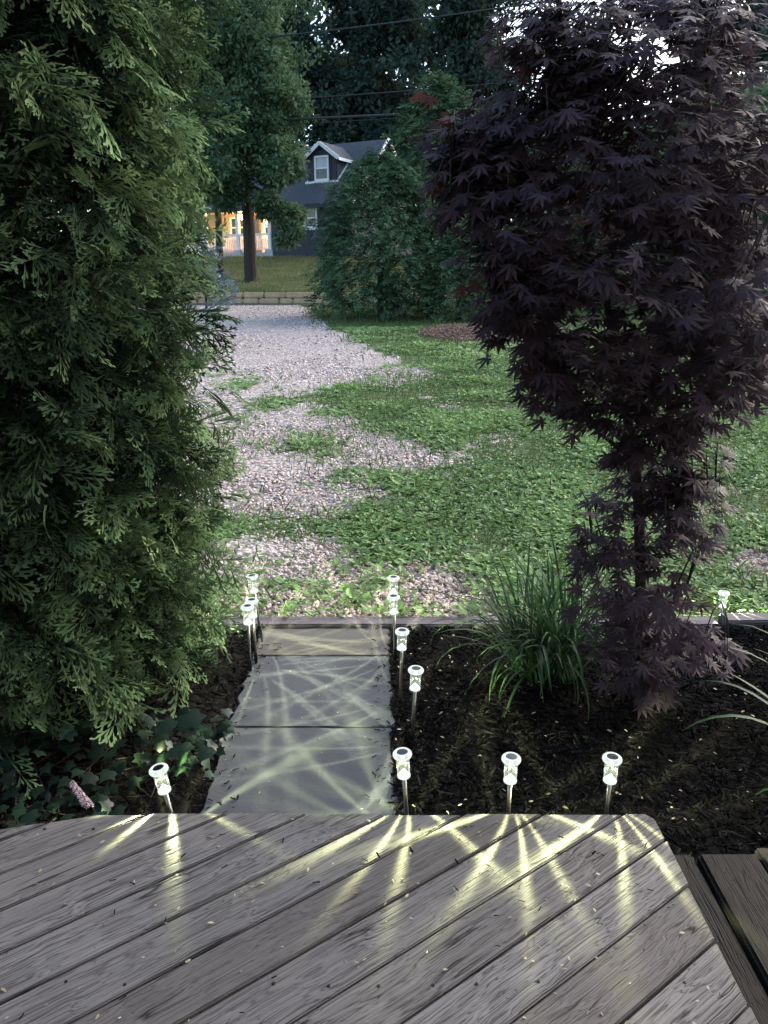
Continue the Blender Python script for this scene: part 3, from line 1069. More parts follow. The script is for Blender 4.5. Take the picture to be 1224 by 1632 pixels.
# (centre px, spread px, distance range, number of leaf fans)
for (cx, cy, sx, sy, d0, d1, num) in (
        (1000, 70, 240, 95, 2.3, 3.1, 62), (1130, 210, 130, 150, 2.1, 3.0, 70), (850, 240, 130, 75, 2.25, 3.0, 52),
        (960, 330, 200, 110, 2.15, 3.1, 85), (780, 300, 70, 60, 2.4, 2.9, 22), (1130, 430, 130, 110, 2.1, 3.0, 66),
        (900, 440, 110, 60, 2.2, 2.9, 38), (880, 520, 70, 40, 2.3, 2.8, 20), (1020, 560, 110, 50, 2.3, 3.0, 32),
        (1170, 590, 80, 60, 2.2, 3.0, 22), (860, 600, 30, 24, 2.4, 2.6, 5), (905, 655, 50, 26, 2.5, 2.75, 8),
        (1110, 690, 60, 25, 2.5, 2.9, 9), (1010, 745, 50, 45, 2.55, 2.9, 11), (1100, 790, 60, 40, 2.55, 2.9, 10),
        (960, 790, 40, 30, 2.55, 2.85, 7), (1020, 860, 115, 45, 2.5, 2.95, 13), (950, 890, 45, 35, 2.5, 2.8, 7), (1110, 880, 65, 40, 2.5, 2.9, 11),
        (1030, 960, 125, 45, 2.45, 2.95, 20), (1110, 965, 60, 30, 2.5, 2.8, 10), (1030, 1030, 115, 38, 2.45, 2.9, 17), (1110, 1040, 60, 40, 2.4, 2.8, 12),
        (1010, 1085, 30, 20, 2.5, 2.7, 3), (745, 215, 60, 55, 2.4, 2.9, 26), (740, 300, 60, 50, 2.35, 2.8, 26), (770, 395, 50, 40, 2.4, 2.7, 18), (820, 150, 100, 60, 2.4, 3.0, 26), (815, 490, 55, 40, 2.35, 2.7, 16), (870, 545, 70, 35, 2.35, 2.75, 14), (1150, 540, 90, 50, 2.2, 2.9, 22), (710, 255, 35, 45, 2.45, 2.8, 9), (850, 60, 80, 50, 2.4, 2.9, 16), (945, 70, 95, 85, 2.3, 2.9, 30), (890, 160, 90, 50, 2.4, 2.9, 18), (950, 615, 70, 35, 2.5, 2.9, 12), (1060, 640, 70, 40, 2.5, 2.9, 11), (1090, 725, 60, 30, 2.55, 2.9, 9), (985, 690, 40, 30, 2.55, 2.8, 6), (690, 220, 25, 40, 2.5, 2.8, 6), (865, 648, 38, 24, 2.5, 2.7, 7), (700, 300, 20, 30, 2.5, 2.7, 4), (1110, 20, 120, 40, 2.2, 2.8, 18), (930, 105, 70, 45, 2.3, 2.8, 10), (1000, 130, 60, 40, 2.3, 2.8, 8), (1190, 250, 40, 90, 2.2, 2.8, 18), (1200, 400, 45, 80, 2.2, 2.8, 18), (1190, 520, 45, 60, 2.2, 2.8, 14), (1180, 620, 50, 40, 2.3, 2.8, 8), (790, 430, 40, 60, 2.4, 2.8, 10), (1140, 800, 40, 40, 2.5, 2.8, 6), (1010, 1100, 45, 22, 2.45, 2.7, 6)):
    for _ in range(num):
        while True:
            a, b = rg.uniform(-1, 1, 2)
            if a * a + b * b < 1: break
        if 1080 < cx + a * sx < 1225 and 870 < cy + b * sy < 1005: continue
        cl.append(mp(cx + a * sx, cy + b * sy, rg.uniform(d0, d1)))
P, D, Nn, V, SC = [], [], [], [], []
for c in cl:
    j = np.argmin(np.linalg.norm(lp - c, axis=1) + 0.35 * np.maximum(0, lp[:, 2] - c[2]))
    a = lp[j]
    mid = (a + c) / 2 + np.array([0, 0, .05])
    mb.tube([a, mid, c], [.0035, .0025, .0014], 4)
    out = c - np.array([0.0, 0, c[2]])
    out[2] = 0
    out = out / max(np.linalg.norm(out), .05)
    d0 = (c - a)
    d0[2] *= .3
    d0 = d0 / max(np.linalg.norm(d0), .03) * .5 + out * .6
    d0 /= max(np.linalg.norm(d0), .05)
    sidev = np.array([-d0[1], d0[0], 0])
    nl = rg.integers(6, 12)
    droop = rg.uniform(.15, .75)
    tone = rg.random()
    for i in range(nl):
        s = rg.uniform(-1, 1)
        back = rg.uniform(0, .16)
        p = c - d0 * back + sidev * s * .09 + np.array([0, 0, rg.normal() * .022 - abs(s) * .015])
        d = d0 * rg.uniform(.5, 1) + sidev * s * 1.0 + np.array([0, 0, -droop * rg.uniform(.4, 1.2)])
        nn = np.array([0, 0, 1.0]) + d0 * .55 * rg.random() + rg.normal(size=3) * .22 + np.array([0, -.25, 0])
        P.append(p); D.append(d); Nn.append(nn); V.append(np.clip(tone * .7 + rg.normal() * .15 + .15, 0, 1))
        SC.append(rg.uniform(.036, .068))
mb.build('trunk', M['maple_bark'], maple, smooth=True)
P, V, D, Nn, SC = (np.array(a) for a in (P, V, D, Nn, SC))
_x, _y = to_px(P + mbase)
keep = ~((_x > 1122) & (_x < 1190) & (_y > 905) & (_y < 985))
P, V, D, Nn, SC = P[keep], V[keep], D[keep], Nn[keep], SC[keep]
Ms = frames(D, Nn) * SC[:, None, None]
idx = rg.integers(0, 5, len(P))
W = P + mbase
px, py = to_px(W)
dist = np.linalg.norm(W - np.array([0, 0, EYE]), axis=1)
vis = (px > 10) & (px < 1210) & (py > 10)
sel = np.argsort(np.where(vis, dist, 99))[:300]
rest = np.ones(len(P), bool)
rest[sel] = False
crown = props(link('crown', scatter('crown', MAPLES, idx[rest], Ms[rest], P[rest], V[rest]), maple, M['maple']), kind='stuff')
vr = variants(MAPLES, 'leaf', M['maple'], [.1, .35, .6, .85])
add_leaf_objects('leaf', crown, (0, 0, 0), MAPLES, vr, idx, Ms, P, V, sel)
vred = variants(MAPLES, 'red_leaf', M['maple_red'], [.2, .8])
red = [(845, 588, 2.5), (860, 596, 2.5), (690, 155, 2.6), (672, 150, 2.6), (740, 458, 2.5), (690, 300, 2.55), (700, 290, 2.55), (835, 110, 2.4), (760, 452, 2.5), (715, 185, 2.5)]
for i, (a, b, d) in enumerate(red):
    q = mp(a, b, d)
    F_ = frames(np.array([[-1, -.3, -.5 - .1 * i % 3]]), np.array([[.2, -.6, 1.0]]))[0] * .05
    o = bpy.data.objects.new('leaf', vred[i % 5][i % 2])
    COL.objects.link(o)
    o.parent = crown
    o.matrix_basis = m4(F_, q)
    props(o, 'reddish young leaf')


# ------------------------------------------------------------------ daylily clumps
def blade_mesh(L, bend, wd, seed):
    rg = random.Random(seed)
    Vs, tp = [], []
    n = 9
    ang = 0.0
    p = Vector((0, 0, 0))
    for i in range(n + 1):
        t = i / n
        w_ = wd * (0.75 + .6 * t) * (1 - t ** 3.5) + .0006
        fold = .3 * w_
        for s in (-1, 0, 1):
            Vs.append((s * w_ / 2, p.y, p.z - (fold if s == 0 else 0)))
            tp.append(t)
        ang = bend * t ** 1.7
        p = p + Vector((0, math.sin(ang + .1), math.cos(ang + .1))) * L / n
    Ts = []
    for i in range(n):
        for j in range(2):
            a = i * 3 + j
            Ts += [(a, a + 1, a + 4), (a, a + 4, a + 3)]
    return Tmp(Vs, Ts, tp)


BL = [blade_mesh(random.uniform(.5, .8), b, .013, i) for i, b in enumerate((.7, 1.1, 1.5, 2.0, 2.5, 2.9, .45, 1.8))]
BLM = variants(BL, 'leaf_blade', M['lily'], [.15, .5, .85], True)


def daylily(base, nb, spread, sc, label, az=None, seed=1, wx=1.0):
    rg = random.Random(seed)
    t = thing('daylily_plant', label, 'plant', base, group='daylilies in the mulch bed')
    for i in range(nb):
        a = rg.uniform(0, 2 * math.pi) if az is None else rg.gauss(az, .5)
        r = spread * math.sqrt(rg.random())
        o = bpy.data.objects.new('leaf_blade', BLM[rg.randrange(8)][rg.randrange(3)])
        COL.objects.link(o)
        o.parent = t
        a0 = rg.uniform(0, 6.28)
        o.location = (math.cos(a0) * r, math.sin(a0) * r, 0)
        o.rotation_euler = (-.75 * rg.random() ** 1.3, rg.uniform(-.12, .12), a)
        s = sc * rg.uniform(.7, 1.1)
        o.scale = (s * wx * rg.uniform(.8, 1.1), s, s)
    return t


bx, by = gp(868, 1068)
daylily((bx, by, -.015), 300, .14, .86, 'full clump of arching green daylily leaves left of the maple', seed=3)
daylily((1.56, 2.35, -.015), 13, .06, .8, 'daylily clump at the right frame edge with few leaf tips showing', R(75), seed=5, wx=2.0)
daylily((1.36, 1.98, -.015), 7, .04, .5, 'small daylily shoot at the lower right frame edge', R(100), seed=8, wx=2.2)


# ------------------------------------------------------------------ ivy and flower spike
def ivy_leaf(seed):
    rg = random.Random(seed)
    pts = [(0, 0), (.22, -.12), (.48, .02), (.40, .25), (.62, .45), (.30, .52), (.14, .72), (0, 1.0)]
    pts = [(x * rg.uniform(.9, 1.1), y * rg.uniform(.95, 1.05)) for x, y in pts]
    pts[0], pts[-1] = (0, 0), (0, 1)
    Vs = [(0, .35, .03)]
    ring = pts + [(-x * rg.uniform(.92, 1.08), y) for x, y in pts[-2:0:-1]]
    for x, y in ring: Vs.append((x, y, -.25 * (x * x + (y - .35) ** 2)))
    n = len(ring)
    return Tmp(Vs, [(0, 1 + i, 1 + (i + 1) % n) for i in range(n)], [.5] * len(Vs))


IV = [ivy_leaf(i) for i in range(4)]
IVM = variants(IV, 'leaf', M['ivy'], [.1, .4, .7, 1.0])
ib = np.array([-0.95, 1.95, 0.0])
ivy = thing('ivy_plant', 'dark green ivy spreading along the deck edge under the arborvitae', 'ivy', tuple(ib))
rg = np.random.default_rng(21)
mb = MB()
for i in range(14):
    a = np.array([rg.uniform(-.5, .12), rg.uniform(.1, .5), .01])
    pts = [a + np.array([q * rg.uniform(-.3, .3), q * rg.uniform(-.2, .2), .05 * math.sin(q * 3)]) for q in (0, .4, .8, 1.2)]
    mb.tube(pts, [.003, .0028, .0025, .002], 5)
mb.build('stem', M['bark'], ivy)
cnt = 0
while cnt < 296:
    x, y = rg.uniform(-.62, .42), rg.uniform(-.04, .5)
    if x > .12 and y < .16: continue
    z = .02 + .13 * rg.random() * (1 - .4 * (x > .1)) + .05 * (y > .15)
    if y < .02 and x > -.3: z = min(z, .10)
    d = np.array([[rg.normal(), rg.normal() - .9, -.25 + .4 * rg.normal()]])
    nn = np.array([[rg.normal() * .35, -.35 + rg.normal() * .3, 1.0]])
    s = rg.uniform(.034, .06)
    o = bpy.data.objects.new('leaf', IVM[rg.integers(4)][rg.integers(4)])
    COL.objects.link(o)
    o.parent = ivy
    o.matrix_basis = m4(frames(d, nn)[0] * s, np.array([x, y, z]))
    cnt += 1
for (a, b, zz, s) in ((280, 1178, .2, .085), (240, 1190, .18, .065)):
    x, y = gp(a, b, zz)
    o = bpy.data.objects.new('leaf', IVM[0][2])
    COL.objects.link(o)
    o.parent = ivy
    o.matrix_basis = m4(frames(np.array([[.5, -.5, -.5]]), np.array([[0, -.6, 1.0]]))[0] * s, np.array([x, y + .15, zz]) - ib)

fx, fy = gp(152, 1302, .12)
fl = thing('flower_spike', 'small pale pink flower spike leaning over the left deck edge', 'flower', (fx, fy + .04, 0.0))
p0, p1 = np.array([0, 0, .06]), np.array([-.075, .0, .205])
MB().tube([p0, (p0 + p1) / 2 + np.array([.01, 0, 0]), p1], [.002, .0018, .0012], 6).build('stem', M['lily'], fl)
BLO = []
for s in range(2):
    V_, T_ = [], []
    for k in range(5):
        a = 2 * math.pi * k / 5
        o = len(V_)
        V_ += [(0, 0, 0), (math.cos(a - .4) * .6, math.sin(a - .4) * .6, .3), (math.cos(a), math.sin(a), .35), (math.cos(a + .4) * .6, math.sin(a + .4) * .6, .3)]
        T_ += [(o, o + 1, o + 2), (o, o + 2, o + 3)]
    BLO.append(Tmp(V_, T_))
BLOM = variants(BLO, 'blossom', M['blossom'], [.2, .8])
for i in range(46):
    q = .45 + .55 * i / 46
    a = i * 2.4
    p = p0 + (p1 - p0) * q
    r = .012 * (1.15 - q * .7)
    o = bpy.data.objects.new('blossom', BLOM[i % 2][i % 2])
    COL.objects.link(o)
    o.parent = fl
    d = np.array([[math.cos(a), math.sin(a), .4]])
    o.matrix_basis = m4(frames(np.array([[-math.sin(a), math.cos(a), 0]]), d)[0] * (.0095 * (1.2 - q * .5)), p + d[0] * r)
for i in range(5):
    a = i * 1.3
    o = bpy.data.objects.new('leaf', IVM[i % 4][3])
    COL.objects.link(o)
    o.parent = fl
    o.matrix_basis = m4(frames(np.array([[math.cos(a), math.sin(a), .3]]), np.array([[0, 0, 1.]]))[0] * .035, np.array([0, 0, .06 + .012 * i]))


# ------------------------------------------------------------------ solar lights
def light_data(seed, watt=1.0, sharp=1.0, soft=0.002):
    """LED behind a fluted lens: the flutes throw narrow fans of light"""
    ld = bpy.data.lights.new('led_light', 'POINT')
    ld.energy = LED_W * watt
    ld.shadow_soft_size = soft
    ld.color = (0.95, 1.0, 0.52)
    ld.use_nodes = True
    t = ld.node_tree
    em = next(n_ for n_ in t.nodes if n_.type == 'EMISSION')
    N_ = lambda k_, **kw: t.nodes.new(k_)
    def mth(op, a, b=None):
        n_ = t.nodes.new('ShaderNodeMath')
        n_.operation = op
        for i_, v_ in enumerate((a, b)):
            if v_ is None: continue
            if isinstance(v_, bpy.types.NodeSocket): t.links.new(v_, n_.inputs[i_])
            else: n_.inputs[i_].default_value = v_
        return n_.outputs[0]
    tc = t.nodes.new('ShaderNodeTexCoord')
    sp = t.nodes.new('ShaderNodeSeparateXYZ')
    t.links.new(tc.outputs['Normal'], sp.inputs[0])
    x_, y_, z_ = sp.outputs
    az = mth('ARCTAN2', y_, x_)
    bend = mth('MULTIPLY', z_, 0.35)
    aa = mth('ADD', mth('ADD', az, bend), seed * 1.37)
    b1 = mth('POWER', mth('ABSOLUTE', mth('COSINE', mth('MULTIPLY', aa, 4.5))), 90 * sharp)
    b2 = mth('POWER', mth('ABSOLUTE', mth('COSINE', mth('ADD', mth('MULTIPLY', aa, 3.0), 0.9))), 300 * sharp)
    wob = mth('ADD', 0.72, mth('MULTIPLY', mth('SINE', mth('ADD', mth('MULTIPLY', aa, 2.0), seed * 2.1)), 0.28))
    beam = mth('ADD', mth('MULTIPLY', b1, wob), mth('MULTIPLY', b2, 0.9))
    cz = mth('MAXIMUM', mth('ABSOLUTE', z_), 0.38)
    lift = mth('DIVIDE', 1.0, mth('MULTIPLY', cz, cz))
    s_ = mth('MULTIPLY', mth('ADD', beam, 0.006), lift)
    down = mth('MINIMUM', mth('MAXIMUM', mth('ADD', mth('MULTIPLY', z_, -5.0), -0.6), 0.0), 1.0)
    s_ = mth('MULTIPLY', s_, down)
    t.links.new(s_, em.inputs['Strength'])
    return ld


LED_W = 2.7
LIGHTS = {}


def lamp_parts():
    P_ = {}
    P_['stake'] = MB().tube([(0, 0, .05), (0, 0, .222)], [.0068, .0068], 14).mesh('stake', M['steel'], True)
    mb = MB()
    mb.add([(0, 0, -.07)] + [(.0085 * sx, .0085 * sy, .03) for sx, sy in ((-1, -1), (1, -1), (1, 1), (-1, 1))] + [(.006 * sx, .006 * sy, .055) for sx, sy in ((-1, -1), (1, -1), (1, 1), (-1, 1))],
           [(0, 2, 1), (0, 3, 2), (0, 4, 3), (0, 1, 4), (1, 2, 6, 5), (2, 3, 7, 6), (3, 4, 8, 7), (4, 1, 5, 8), (5, 6, 7, 8)])
    P_['spike'] = mb.mesh('spike', M['black_plastic'])
    P_['lens'] = MB().lathe([(.0185, .222), (.0195, .226), (.0205, .25), (.0213, .288)], 32, 0.10).mesh('lens', M['lens'])
    P_['base_ring'] = MB().lathe([(.0, .2195), (.016, .2195), (.0205, .221), (.0212, .226), (.0195, .2275)], 28).mesh('base_ring', M['rim'], True)
    P_['rim'] = MB().lathe([(.0205, .288), (.0285, .289), (.0305, .293), (.0300, .298), (.0255, .3025), (.0185, .304), (.0180, .3005)], 32).mesh('rim', M['rim'], True)
    P_['solar_panel'] = MB().lathe([(.0, .2975), (.0182, .2975), (.0182, .3015), (.0, .3018)], 28).mesh('solar_panel', M['panel'])
    P_['led'] = MB().lathe([(.0, .279), (.005, .281), (.006, .29), (.0, .2965)], 16).mesh('led', M['led'], True)
    P_['reflector'] = MB().lathe([(.0, .247), (.008, .238), (.0165, .2285), (.0, .228)], 20).mesh('reflector', M['reflector'], True)
    return P_


LP = lamp_parts()
lamps = [  # head px, distance, head height, lean x (tan), lean y, label
    (252, 1222, 1.930, .295, .16, 'solar stake light leaning left beside the ivy at the deck edge'),
    (641, 1199, 1.925, .304, .07, 'solar stake light at the near right corner of the slab path by the deck'),
    (815, 1207, 1.905, .300, .0, 'middle of the three solar stake lights along the deck in the mulch'),
    (976, 1207, 1.905, .300, -.01, 'rightmost solar stake light behind the deck corner in the mulch'),
    (663, 1066, 2.430, .300, -.035, 'solar stake light in mulch beside the middle slab, right of the path'),
    (641, 1005, 2.740, .300, -.02, 'solar stake light at the right edge where middle and last slab meet'),
    (627, 950, 3.070, .300, .03, 'solar stake light right of the last slab, nearer of the pair'),
    (627, 920, 3.245, .305, .0, 'farthest solar stake light right of the path against the timber edging'),
    (394, 966, 2.960, .300, -.005, 'front one of two overlapping solar stake lights at the arborvitae'),
    (401, 956, 3.030, .300, .02, 'rear one of two overlapping solar stake lights at the arborvitae'),
    (401, 917, 3.235, .310, .1, 'farthest solar stake light left of the path at the timber edging'),
    (1154, 944, 3.560, .135, .0, 'solar stake light sunk deep behind the timber edging right of the maple'),
]
lrg = random.Random(4)
for i, (a, b, d, hz, lx, lb) in enumerate(lamps):
    top = gd(a, b, d)
    dzl = hz - 0.30
    basep = Vector((top.x + lx * .3, top.y, top.z - 0.30))
    t = thing('solar_light', lb, 'solar light', basep, group='solar stake lights')
    t.rotation_euler = (0, -math.atan(lx), lrg.uniform(0, .15))
    for nm, me_ in LP.items(): 
        o = bpy.data.objects.new(nm, me_)
        COL.objects.link(o)
        o.parent = t
        o.scale = (.92, .92, 1)
    lo = bpy.data.objects.new('led_light', light_data(i % 6 + .3 * i, *((0.9, 0.55, 0.005) if i < 4 else (0.68, 1.6, 0.0015))))
    COL.objects.link(lo)
    if i > 3: lo.data.color = (0.95, 1.0, 0.68)
    lo.parent = t
    lo.location = (0, 0, .262)

# ------------------------------------------------------------------ mulch bed
CHIP = []
for s in range(5):
    rg_ = random.Random(s)
    l, w_, h = 1.0, rg_.uniform(.07, .2), rg_.uniform(.04, .09)
    mb = MB().box(-w_ / 2, w_ / 2, -l / 2, l / 2, -h / 2, h / 2)
    V_ = np.array(mb.V) + np.array([[rg_.uniform(-.04, .04) for _ in range(3)] for _ in mb.V])
    T_ = [(f[0], f[1], f[2]) for f in mb.F] + [(f[0], f[2], f[3]) for f in mb.F]
    CHIP.append(Tmp(V_, T_, np.full(8, .3)))


def scatter_chips(name, n, fn, smin, smax, mat, label, cat, seed, zoff=0.004, parent=None, tiltz=.35):
    rg = np.random.default_rng(seed)
    L_ = fn(rg, n)
    n = len(L_)
    Ms_ = frames(np.stack([rg.normal(size=n), rg.normal(size=n), rg.normal(size=n) * tiltz], 1), np.stack([rg.normal(size=n) * .4, rg.normal(size=n) * .4, np.ones(n)], 1))
    Ms_ = Ms_ * rg.uniform(smin, smax, n)[:, None, None]
    me_ = scatter(name, CHIP, rg.integers(0, 5, n), Ms_, L_, np.clip(rg.beta(1.2, 2.5, n), 0, 1))
    return props(link(name, me_, None, mat), label, cat, kind='stuff')


def bed_pts(rg, n):
    x = np.concatenate([rg.uniform(.03, 1.95, int(n * .86)), rg.uniform(-1.3, -.58, n - int(n * .86))])
    y = rg.uniform(1.70, 3.39, n)
    k_ = ~((y < 1.87) & (x < 1.42))
    edge = (np.abs(x - .04) < .03) | (np.abs(x + .58) < .03)
    z = -.014 + .03 * rg.random(n) ** 1.5 + .02 * vnoise(x * 3, y * 3, 4)
    z = np.where(edge, .012, z)
    return np.stack([x, y, z], 1)[k_]


scatter_chips('mulch', 19000, bed_pts, .010, .045, M['chip'], 'black shredded bark mulch covering the garden bed', 'mulch', 31)


def mound_pts(rg, n):
    a, r = rg.uniform(0, 6.28, n), np.sqrt(rg.random(n))
    x, y = mc[0] + np.cos(a) * r * 1.75, mc[1] + np.sin(a) * r * 2.4
    return np.stack([x, y, ground_z(y) + np.clip(1 - r, 0, 1) * .18 + .03], 1)


scatter_chips('wood_chips', 3500, mound_pts, .06, .16, M['tan_chip'], 'ring of brown wood chips on the lawn beside the hedge', 'wood chips', 33)


# fallen petals and bits
def litter(name, n, fn, smin, smax, label, seed):
    rg = np.random.default_rng(seed)
    L_ = fn(rg, n)
    n = len(L_)
    Ms_ = frames(np.stack([rg.normal(size=n), rg.normal(size=n), rg.normal(size=n) * .15], 1), np.stack([rg.normal(size=n) * .4, rg.normal(size=n) * .4, np.ones(n)], 1)) * rg.uniform(smin, smax, n)[:, None, None]
    me_ = scatter(name, OVALS, rg.integers(0, 4, n), Ms_, L_, rg.random(n))
    return props(link(name, me_, None, M['petal']), label, 'petals', kind='stuff')


litter('fallen_petals', 190, lambda rg, n: np.stack([rg.uniform(-1.2, .74, n), rg.uniform(1.0, 1.83, n), np.full(n, DZ + .005)], 1), .006, .017, 'small dry petals and bits scattered on the deck boards', 41)
litter('fallen_petals', 230, lambda rg, n: np.stack([rg.uniform(.0, 2.0, n), rg.uniform(1.9, 3.25, n), np.full(n, .036)], 1), .007, .02, 'pale petals scattered over the black mulch', 42)
litter('fallen_petals', 46, lambda rg, n: np.stack([rg.uniform(-.56, .03, n), rg.uniform(1.95, 3.2, n), np.full(n, .013)], 1), .006, .014, 'few pale petals lying on the stone slabs', 43)
scatter_chips('bark_bits', 70, lambda rg, n: np.stack([rg.uniform(-1.0, .74, n), rg.uniform(1.0, 1.83, n), np.full(n, DZ + .004)], 1), .006, .02, M['chip'], 'dark bark crumbs scattered on the deck', 'bark', 44, tiltz=.05)
scatter_chips('bark_bits', 170, lambda rg, n: np.stack([np.where(rg.random(n) < .5, -.56 + .09 * rg.random(n) ** 2, .03 - .1 * rg.random(n) ** 2), rg.uniform(1.95, 3.25, n), np.full(n, .013)], 1), .006, .024, M['chip'], 'bark crumbs spilled over the slab edges', 'bark', 45, tiltz=.05)

# ------------------------------------------------------------------ gravel and weeds
ico = bmesh.new()
bmesh.ops.create_icosphere(ico, subdivisions=1, radius=0.5)
ico.verts.ensure_lookup_table()
iv = np.array([v.co[:] for v in ico.verts])
it = np.array([[v.index for v in f.verts] for f in ico.faces])
ico.free()
PEB = []
for s in range(5):
    r_ = np.random.default_rng(s)
    PEB.append(Tmp(iv * np.array([1.25, .95, .62]) * (1 + r_.uniform(-.22, .22, (len(iv), 1))), it))


OCT = Tmp([(.6, 0, 0), (0, .5, 0), (-.6, 0, 0), (0, -.5, 0), (.05, .04, .33)], [(0, 1, 4), (1, 2, 4), (2, 3, 4), (3, 0, 4)])


def in_view(x, y, pad=60):
    a, b = to_px(np.stack([x, y, ground_z(y)], 1))
    return (a > 280 - pad) & (a < 1224 + pad) & (b < 1100)


rg = np.random.default_rng(51)
Ls, Ss = [], []
for (y0, y1, n, s0, s1) in ((3.49, 5.2, 24000, .011, .028), (5.2, 8.5, 36000, .016, .034), (8.5, 14, 38000, .022, .046), (14, 29.9, 30000, .03, .06)):
    x = rg.uniform(-.36 * y1 - .2, .52 * y1, n)
    y = rg.uniform(y0, y1, n)
    k_ = in_view(x, y) & (weed_field(x + rg.normal(size=n) * .1, y + rg.normal(size=n) * .035 * y) < .5)
    x, y = x[k_], y[k_]
    s = rg.uniform(s0, s1, len(x)) * (.7 + .5 * rg.random(len(x)))
    Ls.append(np.stack([x, y, ground_z(y) + s * .15], 1))
    Ss.append(s)
Ls, Ss = np.concatenate(Ls), np.concatenate(Ss)
n = len(Ls)
Ms = rand_rot(n, rg, .4) * Ss[:, None, None]
me = scatter('gravel', PEB + [OCT], np.where(Ls[:, 1] > 5.2, 5, rg.integers(0, 5, n)), Ms, Ls, np.clip(rg.normal(.58, .19, n), 0, 1), smooth=False)
props(link('gravel', me, None, M['pebble']), 'loose pinkish pale gravel of the driveway', 'gravel', kind='stuff')

rg = np.random.default_rng(52)
Pw, Dw, Nw, Vw, Sw = [], [], [], [], []
for (y0, y1, n, s0, s1, up) in ((3.5, 5.6, 12500, .032, .068, .6), (5.6, 9, 21000, .04, .078, .6), (9, 14, 20000, .055, .10, .5), (14, 20, 11000, .07, .13, .5)):
    x = rg.uniform(-.36 * y1 - .2, .56 * y1, n)
    y = rg.uniform(y0, y1, n)
    wf = weed_field(x + rg.normal(size=n) * .07, y + rg.normal(size=n) * .02 * y)
    lush = vnoise(x * 1.5, y * 1.5, 15)
    k_ = in_view(x, y) & (rg.random(n) < wf * (.55 + .45 * lush)) & (np.hypot((x - mc[0]) / 1.75, (y - mc[1]) / 2.4) > 1) & ~((np.abs(x - 1.62) < .12) & (y < 3.7))
    x, y, lush = x[k_], y[k_], lush[k_]
    n = len(x)
    for r_ in range(3):
        a = rg.uniform(0, 6.28, n)
        Pw.append(np.stack([x + .01 * np.cos(a), y + .01 * np.sin(a), ground_z(y) + .0 + .02 * lush], 1))
        Dw.append(np.stack([np.cos(a), np.sin(a), rg.uniform(.15, 1.2, n) * up * (.5 + lush)], 1))
        Nw.append(np.stack([rg.normal(size=n) * .25, rg.normal(size=n) * .25, np.ones(n)], 1))
        Vw.append(np.clip(.2 + .35 * rg.random(n) + .5 * (lush - .5) + .5 * (vnoise(x * .7, y * .5, 17) - .35) + rg.normal(size=n) * .12, 0, 1))
        Sw.append(rg.uniform(s0, s1, n) * (.65 + .6 * lush))
Pw, Dw, Nw, Vw, Sw = (np.concatenate(a) for a in (Pw, Dw, Nw, Vw, Sw))
Ms = frames(Dw, Nw) * Sw[:, None, None]
far_ = Pw[:, 1] > 6.0
idx = np.where(far_, 4, rg.integers(0, 4, len(Pw)))
me = scatter('weeds', OVALS + [SIMPLE_LEAF], idx, Ms, Pw, Vw)
props(link('weeds', me, None, M['weed']), 'low broadleaf weeds and clover spreading over the gravel drive', 'weeds', kind='stuff')

# grass: thin blades on the far part of the drive and the lawn
BLADE = Tmp([(-.05, 0, 0), (.05, 0, 0), (.03, .6, .0), (0, 1, -.12)], [(0, 1, 2), (0, 2, 3)])
rg = np.random.default_rng(53)
x = np.concatenate([rg.uniform(-4, 14, 30000), rg.uniform(-1.6, 5.5, 22000)])
y = np.concatenate([rg.uniform(12, 29.8, 30000), 3.5 + 8.5 * rg.random(22000) ** .8])
k_ = (weed_field(x + rg.normal(size=len(x)) * .25, y + rg.normal(size=len(x)) * .3) > np.where(y < 12, .4, .5)) & ((y > 12) | in_view(x, y))
k_ &= np.hypot((x - mc[0]) / 1.75, (y - mc[1]) / 2.4) > 1
x, y = x[k_], y[k_]
n = len(x)
Ms = frames(np.stack([rg.normal(size=n) * .5, rg.normal(size=n) * .5, np.ones(n)], 1), np.stack([rg.normal(size=n), rg.normal(size=n), rg.normal(size=n) * .2], 1))
sc = np.stack([rg.uniform(.1, .25, n) * np.where(y < 12, .5, 1), rg.uniform(.06, .16, n) * np.where(y < 12, .75, 1), np.ones(n) * .1], 1)
Ms = Ms * sc[:, None, :]
me = scatter('lawn_grass', [BLADE], np.zeros(n, int), Ms, np.stack([x, y, ground_z(y)], 1), rg.random(n))
props(link('lawn_grass', me, None, M['grass']), 'short grass along the drive', 'grass', kind='stuff')
n = 22000
x, y = rg.uniform(-12, 3, n), rg.uniform(31.85, 40, n)
Ms = frames(np.stack([rg.normal(size=n) * .5, rg.normal(size=n) * .5, np.ones(n)], 1), np.stack([rg.normal(size=n), rg.normal(size=n), rg.normal(size=n) * .2], 1))
Ms = Ms * np.stack([rg.uniform(.1, .25, n), rg.uniform(.06, .15, n), np.ones(n) * .1], 1)[:, None, :]
me = scatter('lawn_grass', [BLADE], np.zeros(n, int), Ms, np.stack([x, y, ground_z(y)], 1), np.clip(vnoise(x * .8, y * 1.5, 3) + rg.normal(size=n) * .2, 0, 1))
props(link('lawn_grass', me, None, M['dry_grass']), 'yellowish dry grass on the lawn in front of the far house', 'grass', kind='stuff')


